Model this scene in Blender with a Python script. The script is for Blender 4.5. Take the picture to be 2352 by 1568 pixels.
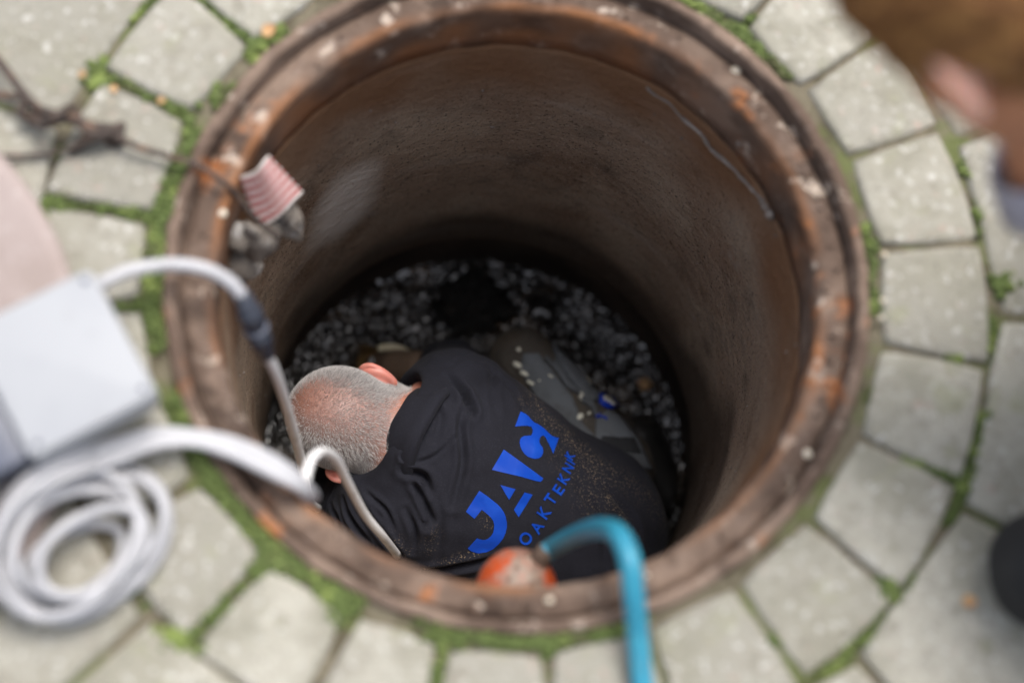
import bpy, bmesh, math, random
import numpy as np
from mathutils import Vector, Matrix, noise
from mathutils.bvhtree import BVHTree
from mathutils.geometry import delaunay_2d_cdt

random.seed(7); rng = np.random.default_rng(7)
for o in list(bpy.data.objects): bpy.data.objects.remove(o)
SC = bpy.context.scene; COL = SC.collection
rad = math.radians

# ------------------------------------------------------------------ camera, sky, sun, exposure
F_PX = 3911 / 2560 * 2352
CAM = np.array([0.0, -0.63794, 1.80721])
CR = np.array([[0.96894, -0.24726, -0.00407], [0.23529, 0.92687, -0.29248], [0.07609, 0.28244, 0.95626]])
cd = bpy.data.cameras.new('camera'); cam = bpy.data.objects.new('camera', cd); COL.objects.link(cam)
cam.matrix_world = Matrix([list(CR[0]) + [CAM[0]], list(CR[1]) + [CAM[1]], list(CR[2]) + [CAM[2]], [0, 0, 0, 1]])
cd.sensor_width = 36; cd.lens = 55; cd.clip_start = .05; cd.clip_end = 500
cd.dof.use_dof = True; cd.dof.focus_distance = 2.41; cd.dof.aperture_fstop = 0.9; cd.dof.aperture_blades = 0
SC.camera = cam
SUN_EL, SUN_AZ = 66, 14            # azimuth measured clockwise from +Y
world = bpy.data.worlds.new('World'); SC.world = world; world.use_nodes = True
wn = world.node_tree; bg = wn.nodes['Background']; sky = wn.nodes.new('ShaderNodeTexSky'); sky.sky_type = 'NISHITA'
sky.sun_disc = False; sky.sun_elevation = rad(SUN_EL); sky.sun_rotation = rad(SUN_AZ); sky.dust_density = 5; sky.air_density = 1.2
hsv = wn.nodes.new('ShaderNodeHueSaturation'); hsv.inputs['Saturation'].default_value = .5        # thin cloud greys the sky
wn.links.new(sky.outputs[0], hsv.inputs['Color']); wn.links.new(hsv.outputs[0], bg.inputs[0]); bg.inputs[1].default_value = 0.14
sd = bpy.data.lights.new('sun', 'SUN'); sun = bpy.data.objects.new('sun', sd); COL.objects.link(sun)
sd.energy = 1.5; sd.angle = rad(26); sd.color = (1, .96, .9)
sdir = Vector((math.sin(rad(SUN_AZ)) * math.cos(rad(SUN_EL)), math.cos(rad(SUN_AZ)) * math.cos(rad(SUN_EL)), math.sin(rad(SUN_EL))))
sun.rotation_euler = sdir.to_track_quat('Z', 'Y').to_euler(); sun.location = sdir * 10
SC.view_settings.view_transform = 'Standard'; SC.view_settings.look = 'None'; SC.view_settings.gamma = 1
SC.view_settings.exposure = 0.8; SC.view_settings.use_curve_mapping = False

# ------------------------------------------------------------------ helpers
def ray(px, py):
    return CR @ np.array([(px - 1176) / F_PX, -(py - 784) / F_PX, -1.0])
def P(px, py, z):                       # the point at height z seen at a picture position
    d = ray(px, py); return CAM + d * ((z - CAM[2]) / d[2])
def nrm(v):
    v = np.asarray(v, float); return v / np.linalg.norm(v)
def imgdir(r, u, t): return nrm(CR @ np.array([r, u, t], float))
ORG = {}
def setp(o, label=None, cat=None, group=None, kind=None):
    if label: o['label'] = label
    if cat: o['category'] = cat
    if group: o['group'] = group
    if kind: o['kind'] = kind
    return o
def link(o, parent, org):
    COL.objects.link(o); org = np.asarray(org, float); ORG[o.name] = org
    if parent is not None:
        o.parent = parent; o.location = org - ORG[parent.name]
    else: o.location = org
    return o
def empty(name, org, label=None, cat=None, group=None):
    o = bpy.data.objects.new(name, None); o.empty_display_size = .05
    link(o, None, org); return setp(o, label, cat, group)
def mesh(name, V, Fc, mat, parent=None, org=(0, 0, 0), smooth=True, attrs=None):
    V = np.asarray(V, float) - np.asarray(org, float)
    me = bpy.data.meshes.new(name)
    if isinstance(Fc, np.ndarray):
        n, k = Fc.shape
        me.vertices.add(len(V)); me.vertices.foreach_set('co', V.ravel().astype(np.float32))
        me.loops.add(n * k); me.loops.foreach_set('vertex_index', Fc.ravel().astype(np.int32))
        me.polygons.add(n); me.polygons.foreach_set('loop_start', np.arange(0, n * k, k, dtype=np.int32))
        me.update(calc_edges=True); me.validate()
    else:
        me.from_pydata([tuple(v) for v in V], [], [tuple(f) for f in Fc]); me.update()
    if smooth: me.polygons.foreach_set('use_smooth', [True] * len(me.polygons))
    for an, arr in (attrs or {}).items():
        a = me.attributes.new(an, 'FLOAT', 'POINT'); a.data.foreach_set('value', np.asarray(arr, np.float32))
    if mat is not None: me.materials.append(mat)
    o = bpy.data.objects.new(name, me); return link(o, parent, org)
def catmull(pts, n=8):
    p = [np.asarray(q, float) for q in pts]; p = [2 * p[0] - p[1]] + p + [2 * p[-1] - p[-2]]; out = []
    for i in range(1, len(p) - 2):
        for j in range(n):
            t = j / n
            out.append(.5 * ((2 * p[i]) + (-p[i-1] + p[i+1]) * t + (2*p[i-1] - 5*p[i] + 4*p[i+1] - p[i+2]) * t*t + (-p[i-1] + 3*p[i] - 3*p[i+1] + p[i+2]) * t**3))
    out.append(p[-2]); return np.array(out)
def tube(pts, r, seg=12, cap=True, flat=1.0):
    pts = np.asarray(pts, float); n = len(pts); r = np.broadcast_to(r, (n,))
    T = np.gradient(pts, axis=0); T /= np.linalg.norm(T, axis=1)[:, None]
    N = np.cross(T[0], [0, 0, 1.0]);
    if np.linalg.norm(N) < 1e-3: N = np.array([1.0, 0, 0])
    N = nrm(N); V = []; Fc = []
    for i in range(n):
        N = nrm(N - T[i] * (N @ T[i])); B = np.cross(T[i], N)
        for k in range(seg):
            a = 2 * math.pi * k / seg; V.append(pts[i] + r[i] * (math.cos(a) * N + flat * math.sin(a) * B))
    for i in range(n - 1):
        for k in range(seg):
            a, b = i * seg + k, i * seg + (k + 1) % seg; Fc.append((a, b, b + seg, a + seg))
    if cap: Fc.append(tuple(range(seg))[::-1]); Fc.append(tuple(range((n - 1) * seg, n * seg)))
    return V, Fc
def lathe(prof, seg=160, jit=0.0, sc=20.0, closed=True):
    V = []; Fc = []; m = len(prof)
    for i in range(seg):
        a = 2 * math.pi * i / seg
        for (r, z) in prof:
            x, y = r * math.cos(a), r * math.sin(a)
            d = jit * noise.noise(Vector((x * sc, y * sc, z * sc + r * 40)))
            d2 = jit * noise.noise(Vector((x * sc + 7, y * sc, z * sc + r * 40)))
            V.append(((r + d) * math.cos(a), (r + d) * math.sin(a), z + d2 * .6))
    for i in range(seg):
        for j in range(m if closed else m - 1):
            a, b = i * m + j, i * m + (j + 1) % m; c, d = ((i + 1) % seg) * m + (j + 1) % m, ((i + 1) % seg) * m + j
            Fc.append((a, d, c, b))
    return V, Fc
def blob(c, r, sub=1, amp=.25, sc=3.0, seed=0, flat=1.0):
    bm = bmesh.new(); bmesh.ops.create_icosphere(bm, subdivisions=sub, radius=1); V = []
    for v in bm.verts:
        p = v.co; k = 1 + amp * noise.noise(p * sc + Vector((seed * 3.1, seed * 1.7, seed)))
        V.append(np.array(c) + np.array([p.x, p.y, p.z * flat]) * k * r)
    Fc = [tuple(v.index for v in f.verts) for f in bm.faces]; bm.free(); return V, Fc
def rbox(cx, ux, uy, uz, sx, sy, sz, bev, seg=3, vert_bev=None):
    """rounded box: centre, three axes, three sizes"""
    bm = bmesh.new(); bmesh.ops.create_cube(bm, size=1)
    for v in bm.verts: v.co = Vector((v.co.x * sx, v.co.y * sy, v.co.z * sz))
    if vert_bev:
        es = [e for e in bm.edges if abs((e.verts[0].co - e.verts[1].co).normalized().z) > .9]
        bmesh.ops.bevel(bm, geom=es, offset=vert_bev, segments=6, affect='EDGES', profile=.5)
        es = [e for e in bm.edges if abs((e.verts[0].co - e.verts[1].co).normalized().z) < .1 and len(e.link_faces) == 2 and abs(e.link_faces[0].normal.dot(e.link_faces[1].normal)) < .3]
        bmesh.ops.bevel(bm, geom=es, offset=bev, segments=seg, affect='EDGES', profile=.5)
    else:
        bmesh.ops.bevel(bm, geom=bm.edges[:], offset=bev, segments=seg, affect='EDGES', profile=.5)
    bm.verts.index_update()
    V = [np.array(cx) + v.co.x * np.array(ux) + v.co.y * np.array(uy) + v.co.z * np.array(uz) for v in bm.verts]
    Fc = [tuple(v.index for v in f.verts) for f in bm.faces]; bm.free(); return V, Fc
def merge(parts):
    V = []; Fc = []
    for v, f in parts:
        n = len(V); V += list(v); Fc += [tuple(i + n for i in q) for q in f]
    return V, Fc

# ------------------------------------------------------------------ materials
def material(name, base, rough=.7, layers=(), bump=None, bump2=None, spec=.5, sss=0, rnd=0, attr=None, rough_noise=None, metallic=0, coat=0, sheen=0, stretch=None):
    """layers: (scale, colour, lo, hi, detail[, 'noise'|'voronoi'[, strength]])"""
    m = bpy.data.materials.new(name); m.use_nodes = True; nt = m.node_tree; N = nt.nodes; L = nt.links
    bs = N['Principled BSDF']; tc = N.new('ShaderNodeTexCoord'); vec = tc.outputs['Object']
    if rnd:
        oi = N.new('ShaderNodeObjectInfo'); ad = N.new('ShaderNodeVectorMath'); ad.operation = 'ADD'
        mu = N.new('ShaderNodeMath'); mu.operation = 'MULTIPLY'; mu.inputs[1].default_value = 37; L.new(oi.outputs['Random'], mu.inputs[0])
        L.new(vec, ad.inputs[0]); L.new(mu.outputs[0], ad.inputs[1]); vec = ad.outputs[0]
    if stretch:
        mp = N.new('ShaderNodeMapping'); mp.inputs['Scale'].default_value = stretch; L.new(vec, mp.inputs[0]); vec = mp.outputs[0]
    def tex(scale, detail, kind='noise'):
        if kind == 'voronoi':
            t = N.new('ShaderNodeTexVoronoi'); t.inputs['Scale'].default_value = scale; L.new(vec, t.inputs['Vector']); return t.outputs['Distance']
        t = N.new('ShaderNodeTexNoise'); t.inputs['Scale'].default_value = scale; t.inputs['Detail'].default_value = detail; t.inputs['Roughness'].default_value = .6
        L.new(vec, t.inputs['Vector']); return t.outputs['Fac']
    def ramp(out, lo, hi):
        r = N.new('ShaderNodeMapRange'); r.inputs[1].default_value = lo; r.inputs[2].default_value = hi; r.interpolation_type = 'SMOOTHSTEP'
        L.new(out, r.inputs[0]); return r.outputs[0]
    def mix(fac, a, b):
        x = N.new('ShaderNodeMix'); x.data_type = 'RGBA'
        for v, s in ((fac, x.inputs[0]), (a, x.inputs[6]), (b, x.inputs[7])):
            if hasattr(v, 'is_linked'): L.new(v, s)
            elif isinstance(v, (int, float)): s.default_value = v
            else: s.default_value = (*v, 1)
        return x.outputs[2]
    col = base
    if rnd:
        r2 = N.new('ShaderNodeMapRange'); r2.inputs[3].default_value = 1 - rnd; r2.inputs[4].default_value = 1 + rnd; L.new(oi.outputs['Random'], r2.inputs[0])
        hs = N.new('ShaderNodeHueSaturation'); hs.inputs['Color'].default_value = (*base, 1); L.new(r2.outputs[0], hs.inputs['Value']); col = hs.outputs[0]
    for ly in layers:
        s, c, lo, hi, det = ly[:5]; kind = ly[5] if len(ly) > 5 else 'noise'; st = ly[6] if len(ly) > 6 else 1.0; an = ly[7] if len(ly) > 7 else None
        f = ramp(tex(s, det, kind), lo, hi)
        if st != 1.0 or an:
            mm = N.new('ShaderNodeMath'); mm.operation = 'MULTIPLY'; mm.inputs[1].default_value = st; L.new(f, mm.inputs[0]); f = mm.outputs[0]
            if an:
                at = N.new('ShaderNodeAttribute'); at.attribute_name = an; m2 = N.new('ShaderNodeMath'); m2.operation = 'MULTIPLY'; m2.use_clamp = True
                L.new(f, m2.inputs[0]); L.new(at.outputs['Fac'], m2.inputs[1]); f = m2.outputs[0]
        col = mix(f, col, c)
    if attr:                                     # (attribute, colour): mixes straight by a vertex value
        for an, c in attr:
            at = N.new('ShaderNodeAttribute'); at.attribute_name = an; col = mix(at.outputs['Fac'], col, c)
    if hasattr(col, 'is_linked'): L.new(col, bs.inputs['Base Color'])
    else: bs.inputs['Base Color'].default_value = (*col, 1)
    bs.inputs['Roughness'].default_value = rough; bs.inputs['Specular IOR Level'].default_value = spec; bs.inputs['Metallic'].default_value = metallic
    if rough_noise:
        s, lo, hi = rough_noise; r = N.new('ShaderNodeMapRange'); r.inputs[1].default_value = .35; r.inputs[2].default_value = .65; r.inputs[3].default_value = lo; r.inputs[4].default_value = hi
        L.new(tex(s, 3), r.inputs[0]); L.new(r.outputs[0], bs.inputs['Roughness'])
    if sss:
        bs.inputs['Subsurface Weight'].default_value = sss; bs.inputs['Subsurface Radius'].default_value = (1, .35, .2); bs.inputs['Subsurface Scale'].default_value = .006
    if coat: bs.inputs['Coat Weight'].default_value = coat; bs.inputs['Coat Roughness'].default_value = .07; bs.inputs['Coat IOR'].default_value = 2.0
    if sheen: bs.inputs['Sheen Weight'].default_value = sheen; bs.inputs['Sheen Roughness'].default_value = .5
    nout = None
    for b in (bump, bump2):
        if b:
            bn = N.new('ShaderNodeBump'); bn.inputs['Strength'].default_value = b[1]; bn.inputs['Distance'].default_value = b[2]
            L.new(tex(b[0], 6, b[3] if len(b) > 3 else 'noise'), bn.inputs['Height'])
            if nout: L.new(nout, bn.inputs['Normal'])
            nout = bn.outputs[0]
    if nout: L.new(nout, bs.inputs['Normal']); (L.new(nout, bs.inputs['Coat Normal']) if coat < .5 else None)
    return m

M = {}
M['paver'] = material('paver_concrete', (.305, .292, .248), .9, [(8, (.235, .225, .18), .42, .66, 5), (34, (.20, .185, .15), .50, .70, 6, 'noise', .7), (75, (.50, .49, .46), .57, .70, 3, 'noise', .75), (130, (.13, .12, .10), .58, .70, 3, 'noise', .6), (17, (.27, .275, .18), .58, .74, 4, 'noise', .55), (55, (.38, .27, .23), .64, .74, 2, 'noise', .5)], (60, .6, .006), (260, .5, .002), rnd=.2)
M['soil'] = material('joint_soil', (.15, .13, .09), .95, [(30, (.085, .072, .045), .45, .62, 5), (9, (.10, .125, .035), .50, .62, 5, 'noise', .8)], (120, .8, .006))
M['moss'] = material('moss', (.085, .118, .03), .9, [(22, (.18, .23, .06), .50, .66, 3), (13, (.07, .07, .03), .52, .7, 3)])
M['rust'] = material('rusty_iron', (.105, .072, .055), .85, [(8, (.215, .155, .12), .46, .64, 6), (15, (.36, .13, .04), .57, .68, 6, 'noise', .8), (10, (.045, .03, .023), .54, .66, 6, 'noise', .85), (26, (.50, .42, .35), .60, .68, 5, 'noise', .75), (60, (.2, .15, .125), .55, .7, 4, 'noise', .6)], (40, .7, .006), (150, .5, .003), spec=.2, attr=[('edge', (.30, .13, .055))])
M['wall'] = material('shaft_concrete', (.30, .225, .165), .85, [(7, (.40, .32, .24), .45, .7, 6), (4.5, (.15, .085, .05), .5, .7, 5, 'noise', .7), (14, (.08, .058, .044), .46, .82, 6, 'noise', .75), (230, (.42, .36, .29), .57, .70, 3, 'noise', .8), (200, (.03, .022, .018), .58, .70, 2, 'noise', .85), (10, (.36, .34, .31), .66, .78, 6, 'noise', .6)], (45, 1, .008), (260, .7, .003), spec=.2, attr=[('rust', (.20, .095, .043)), ('pale_area', (.60, .56, .51)), ('dark_low', (.04, .03, .023))])
M['mud'] = material('wet_sludge', (.014, .012, .0105), .3, [(9, (.085, .055, .03), .50, .66, 5), (40, (.008, .008, .009), .5, .65, 4), (120, (.08, .065, .055), .64, .72, 3)], (60, .8, .01), (170, .8, .005), spec=.6, rough_noise=(50, .1, .3), coat=.8)
M['clump'] = material('wet_debris', (.014, .012, .0115), .3, [(14, (.05, .034, .022), .50, .66, 4), (60, (.09, .075, .06), .66, .74, 2)], (220, .8, .003), spec=.4, rough_noise=(80, .15, .5), coat=.5)
M['muck'] = material('black_muck', (.010, .009, .0085), .75, [(40, (.02, .016, .013), .5, .68, 5)], (70, 1, .008), (190, 1, .004), spec=.4)
M['skin'] = material('skin', (.50, .215, .15), .5, [(60, (.42, .15, .10), .45, .7, 4, 'noise', .7), (300, (.56, .29, .21), .55, .7, 2, 'noise', .5)], (350, .25, .001), sss=.2, attr=[('stubble', (.27, .22, .215)), ('crown', (.30, .125, .08))])
M['ear'] = material('ear_skin', (.64, .25, .2), .45, [(80, (.6, .2, .16), .45, .7, 4, 'noise', .7)], (350, .2, .0008), sss=.35)
M['ear2'] = material('sunlit_ear_skin', (.86, .50, .40), .4, [(60, (.7, .26, .14), .5, .7, 3)], sss=.4)  # paler than the face skin: sunlight put into the ear's colour
M['skin2'] = material('tanned_skin', (.48, .21, .11), .5, [(40, (.36, .15, .09), .45, .7, 4, 'noise', .7)], (300, .2, .001), sss=.2)
M['jacket'] = material('black_sweatshirt', (.014, .0145, .021), .9, [(420, (.026, .027, .036), .5, .7, 2, 'noise', .6), (9, (.009, .009, .013), .45, .7, 4, 'noise', .7), (330, (.36, .27, .17), .57, .65, 3, 'noise', .65, 'sand')], (500, .35, .0012), (26, .35, .006), spec=.16, sheen=.02)
M['print'] = material('blue_print', (.002, .052, .42), .36, [(30, (.005, .075, .50), .45, .7, 2, 'noise', .6)], (40, .25, .004), spec=.5)
M['trouser'] = material('dirty_trousers', (.062, .054, .046), .85, [(20, (.075, .06, .045), .45, .7, 5), (350, (.02, .018, .016), .55, .7, 2, 'noise', .6), (120, (.2, .17, .13), .68, .74, 3, 'noise', .6)], (400, .4, .0012), spec=.3)
M['slate'] = material('slate_panel', (.105, .115, .13), .8, [(15, (.08, .086, .094), .45, .7, 5), (130, (.2, .2, .19), .69, .76, 3, 'noise', .7), (50, (.05, .045, .04), .55, .75, 4, 'noise', .5)], (450, .35, .001), spec=.35)
M['darkcloth'] = material('dark_pocket', (.02, .021, .024), .8, [(40, (.035, .036, .04), .5, .7, 3)], (400, .3, .001), spec=.35)
M['badge'] = material('blue_badge', (.008, .04, .42), .25, spec=.6)
M['whitepaint'] = material('white_paint_spot', (.62, .61, .52), .6, [(60, (.4, .38, .32), .5, .7, 3)])
M['hair'] = material('grey_hair', (.12, .115, .115), .5, attr=[('shade', (.80, .77, .76))], spec=.5)
M['brownhair'] = material('brown_hair', (.15, .062, .02), .5, [(40, (.36, .18, .06), .45, .65, 3)], (220, .8, .004), spec=.25, stretch=(1, 4, 1))
M['shirt'] = material('grey_shirt', (.36, .35, .42), .85, [(30, (.3, .29, .36), .45, .7, 3)], (300, .3, .001))
M['blacktrouser'] = material('black_trousers', (.009, .009, .0105), .85, [(20, (.015, .015, .016), .45, .7, 4)], (300, .3, .001))
M['boot'] = material('black_boot', (.018, .017, .016), .5, [(30, (.03, .026, .022), .5, .7, 4)], (150, .3, .002))
M['white'] = material('white_plastic', (.34, .35, .37), .5, [(8, (.32, .33, .352), .4, .7, 3), (30, (.27, .26, .25), .62, .75, 5, 'noise', .5)], (200, .04, .001), spec=.2)
M['greyband'] = material('grey_plastic', (.10, .11, .145), .4)
M['cable'] = material('white_cable', (.39, .39, .41), .42, [(30, (.33, .33, .345), .5, .7, 4)])
M['lit_thin_cable'] = material('lit_thin_white_cable', (.78, .78, .78), .42, [(30, (.66, .65, .63), .5, .7, 4)])  # brighter copy of the white cable, light in the hole put into its colour
M['connector'] = material('dark_connector', (.035, .04, .055), .35, [(60, (.1, .11, .14), .55, .7, 3)])
M['hose'] = material('blue_hose', (.022, .22, .33), .4, [(40, (.04, .28, .38), .5, .7, 4), (16, (.10, .13, .13), .56, .72, 5, 'noise', .6)])
M['ball'] = material('orange_float', (.44, .065, .012), .55, [(11, (.27, .21, .165), .42, .52, 5), (21, (.14, .075, .05), .51, .60, 5), (38, (.30, .16, .12), .52, .62, 4, 'noise', .7)], (60, .4, .004))
M['cover'] = material('cover_concrete', (.31, .255, .24), .85, [(7, (.25, .2, .18), .45, .7, 5), (60, (.38, .33, .31), .55, .7, 4, 'noise', .7), (11, (.24, .17, .14), .58, .75, 5, 'noise', .6)], (90, .5, .003))
M['stripe_red'] = material('red_stripe', (.34, .015, .025), .75, [(50, (.4, .14, .13), .5, .7, 4)], (200, .4, .001))
M['stripe_white'] = material('white_stripe', (.62, .56, .53), .8, [(40, (.46, .38, .34), .5, .7, 4)], (200, .4, .001))
M['rag'] = material('grey_rag', (.19, .165, .14), .95, [(25, (.40, .38, .36), .5, .65, 5), (40, (.1, .08, .06), .55, .7, 5), (12, (.3, .18, .09), .6, .72, 4, 'noise', .7)], (120, .8, .004))
M['twig'] = material('dark_rusty_wire', (.06, .045, .038), .85, [(40, (.15, .09, .06), .5, .7, 4)], (90, .7, .003))
M['pebble'] = material('pale_pebble', (.62, .56, .46), .7, [(30, (.5, .42, .3), .45, .7, 3)], rnd=.2)
M['leaf'] = material('dry_leaf', (.42, .26, .12), .7, [(40, (.34, .15, .07), .45, .7, 3)], rnd=.15)
M['mineral'] = material('mineral_crust', (.20, .165, .14), .8, [(40, (.34, .30, .27), .5, .7, 4)], (150, .5, .002))
M['stick'] = material('pale_wood', (.50, .45, .32), .7, [(60, (.3, .26, .18), .5, .7, 4)], (120, .4, .002))
M['clay'] = material('clay_channel', (.19, .12, .055), .45, [(14, (.3, .18, .06), .45, .65, 5), (30, (.06, .045, .03), .5, .66, 5)], (60, .5, .004), spec=.7)
M['glove'] = material('brown_glove', (.12, .08, .055), .8, [(30, (.07, .05, .04), .5, .7, 4)], (200, .4, .0015))

# ------------------------------------------------------------------ the paving
V, Fc = [], []; rings = [.4345, .6, 1.0, 2, 6, 30, 250]; NS = 96
for r in rings:
    for i in range(NS): a = 2 * math.pi * i / NS; V.append((r * math.cos(a), r * math.sin(a), -.009 if r < 2 else -.004))
for j in range(len(rings) - 1):
    for i in range(NS): Fc.append((j * NS + i, (j + 1) * NS + i, (j + 1) * NS + (i + 1) % NS, j * NS + (i + 1) % NS))
pavement = setp(mesh('pavement', V, Fc, M['soil'], smooth=False), kind='structure')

def wedge(a0, a1, r0, r1, gap, seed):
    """a worn stone setting between two angles and two radii, with a rounded edge and an uneven top"""
    rn = random.Random(seed); am = rad((a0 + a1) / 2); n = max(2, int((a1 - a0) / 5)); m = 3
    j = lambda s: rn.uniform(-s, s)
    A0, A1 = rad(a0), rad(a1); R0 = [r0 + j(.004), r0 + j(.004)]; R1 = [r1 + j(.005), r1 + j(.005)]
    def pt(u, v, ins):
        a = A0 + (A1 - A0) * u; r = (R0[0] * (1 - u) + R0[1] * u) * (1 - v) + (R1[0] * (1 - u) + R1[1] * u) * v
        straight = .55                         # edges are chords more than arcs
        rc = r / max(.8, math.cos((u - .5) * (A1 - A0))) * math.cos(.5 * (A1 - A0)) ** .5
        r = r * (1 - straight) + rc * straight
        g = (gap / 2 + ins) / r
        a += g * (1 if u < .5 else -1) * abs(2 * u - 1)
        r += ins * (1 if v < .5 else -1) * abs(2 * v - 1)
        return np.array([r * math.cos(a), r * math.sin(a)])
    tx, ty, h = j(.03), j(.03), j(.003); c = pt(.5, .5, 0)
    V = []; Fc = []; us = [i / n for i in range(n + 1)]; vs = [i / m for i in range(m + 1)]
    bord = [(u, 0) for u in us] + [(1, v) for v in vs[1:]] + [(u, 1) for u in us[::-1][1:]] + [(0, v) for v in vs[::-1][1:-1]]
    corner = {(0, 0), (0, 1), (1, 0), (1, 1)}
    for ins, dz in ((0, -.07), (0, -.010), (.0014, -.0035), (.0045, -.0006), (.012, 0.0)):
        for (u, v) in bord:
            q = pt(u, v, ins + (.0035 if (u, v) in corner and ins < .01 else 0)); k = noise.noise(Vector((q[0] * 40, q[1] * 40, seed))) * .0034
            if ins == 0: q = q + np.array([noise.noise(Vector((q[0] * 60, q[1] * 60, seed + 5.))), noise.noise(Vector((q[0] * 60, q[1] * 60, seed + 9.)))]) * .0045
            V.append((*q, h + dz + (k if dz > -.05 else 0) + (q - c) @ np.array([tx, ty])))
    nb = len(bord)
    for l in range(4):
        for i in range(nb): a, b = l * nb + i, l * nb + (i + 1) % nb; Fc.append((a, b, b + nb, a + nb))
    V.append((*c, h + .001)); ci = len(V) - 1
    for i in range(nb): Fc.append((4 * nb + i, 4 * nb + (i + 1) % nb, ci))
    return V, Fc, np.array([c[0], c[1], 0])

JOINTS = [-11.8, 3.5, 19.6, 35.6, 49.7, 64, 78.5, 93, 107.5, 122, 137, 152.2, 168, 185.6, 199.6, 213.3, 228, 243.5, 258.4, 272.2, 287.3, 302.3, 317.4, 332.8, 348.2]
for i in range(24):
    V, Fc, c = wedge(JOINTS[i], JOINTS[i + 1], .4485 + (.007 if 150 < JOINTS[i] % 360 < 275 else .002), .585, .004 + random.uniform(0, .003) + (.006 if 150 < JOINTS[i] % 360 < 275 else 0), 10 + i)
    mesh('paver', V, Fc, M['paver'], pavement, c)
J2 = [-36, -14, 10, 33, 58, 83, 107, 131, 152, 176, 196, 216, 238, 263, 290, 324]
for i in range(15):
    V, Fc, c = wedge(J2[i], J2[i + 1], .594, .905, .006, 60 + i)
    mesh('paver', V, Fc, M['paver'], pavement, c)
J3 = [i * 18 + 5 for i in range(21)]
for i in range(20):
    V, Fc, c = wedge(J3[i], J3[i + 1], .922, 1.25, .012, 100 + i)
    mesh('paver', V, Fc, M['paver'], pavement, c)

# moss in the joints
parts = []
def moss_at(x, y, dens, zb=-.013):
    if noise.noise(Vector((x * 9, y * 9, 3.3))) + .25 * noise.noise(Vector((x * 40, y * 40, 1))) > dens: return
    r = random.uniform(.0025, .0055); parts.append(blob((x, y, zb + random.uniform(.003, .013)), r, 1, .5, 2.5, random.random() * 50, .6))
def mdens(a):           # how mossy the joint is at a bearing
    a = a % 360
    return .06 if 150 < a < 275 else (-.06 if 275 <= a < 300 else (-.2 if a > 300 or a < 60 else -.12))
for k in range(4200):
    a = random.uniform(0, 360); r = random.uniform(.4355, .450 if not 150 < a < 275 else .4565); moss_at(r * math.cos(rad(a)), r * math.sin(rad(a)), mdens(a))
for k in range(2600):
    a = random.uniform(0, 360); r = random.uniform(.585, .597); moss_at(r * math.cos(rad(a)), r * math.sin(rad(a)), mdens(a) - .1 + (.25 if -50 < (a + 180) % 360 - 180 < 25 else 0))
for jn in JOINTS[:-1]:
    for k in range(110):
        r = random.uniform(.45, .6); a = rad(jn) + random.uniform(-.007, .007) / r; moss_at(r * math.cos(a), r * math.sin(a), mdens(jn) - .05)
for (px, py, s, n) in ((235, 170, .022, 60), (500, 205, .016, 40), (110, 470, .016, 40), (420, 1470, .026, 90), (620, 1290, .018, 50), (2310, 650, .016, 60), (2050, 1350, .016, 40), (780, 1385, .02, 60)):
    c = P(px, py, 0)
    for k in range(n):
        q = c + rng.normal(0, s / 2, 3); parts.append(blob((q[0], q[1], -.006 + random.uniform(-.006, .004)), random.uniform(.004, .008), 1, .5, 2.5, k, .7))
V, Fc = merge(parts); setp(mesh('moss', V, Fc, M['moss']), kind='stuff')

# ------------------------------------------------------------------ the iron frame and the shaft below it
frame = empty('iron_manhole', (0, 0, 0), 'round rusty iron manhole frame set in grey paving', 'manhole frame')
prof = [(.4335, -.07), (.4335, -.004), (.4325, .001), (.429, .0025), (.424, .0025), (.4195, .001), (.418, -.004), (.4165, -.020), (.4158, -.034), (.4125, -.034), (.411, -.0235), (.405, -.0225), (.398, -.0225), (.391, -.023), (.384, -.024), (.379, -.0265), (.3755, -.032), (.3745, -.042), (.3755, -.07), (.3765, -.10), (.3775, -.131), (.40, -.133), (.41, -.09)]
V, Fc = lathe(prof, 260, .0034, 26); V = np.array(V); rr = np.hypot(V[:, 0], V[:, 1])
edge = np.array([np.clip(1 - abs(r - .379) / .009, 0, 1) * np.clip(.55 + noise.noise(Vector(v * 14)) * 1.3, 0, 1) * (.45 + .55 * (v[0] < .1)) for v, r in zip(V, rr)]) * (V[:, 2] < -.018)
mesh('frame', V, Fc, M['rust'], frame, attrs={'edge': edge})
parts = []
for k in range(70):          # scabs of rust and old mortar stuck to the seat
    a = random.uniform(0, 2 * math.pi); r = random.uniform(.384, .411); parts.append(blob((r * math.cos(a), r * math.sin(a), -.0225), random.uniform(.002, .0065), 1, .5, 2, k, .45))
for k in range(14):
    a = random.uniform(0, 2 * math.pi); r = random.uniform(.414, .431); parts.append(blob((r * math.cos(a), r * math.sin(a), .002), random.uniform(.002, .004), 1, .5, 2, k + 99, .5))
V, Fc = merge(parts); setp(mesh('rust_scabs', V, Fc, M['rust'], frame), kind='stuff')

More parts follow.
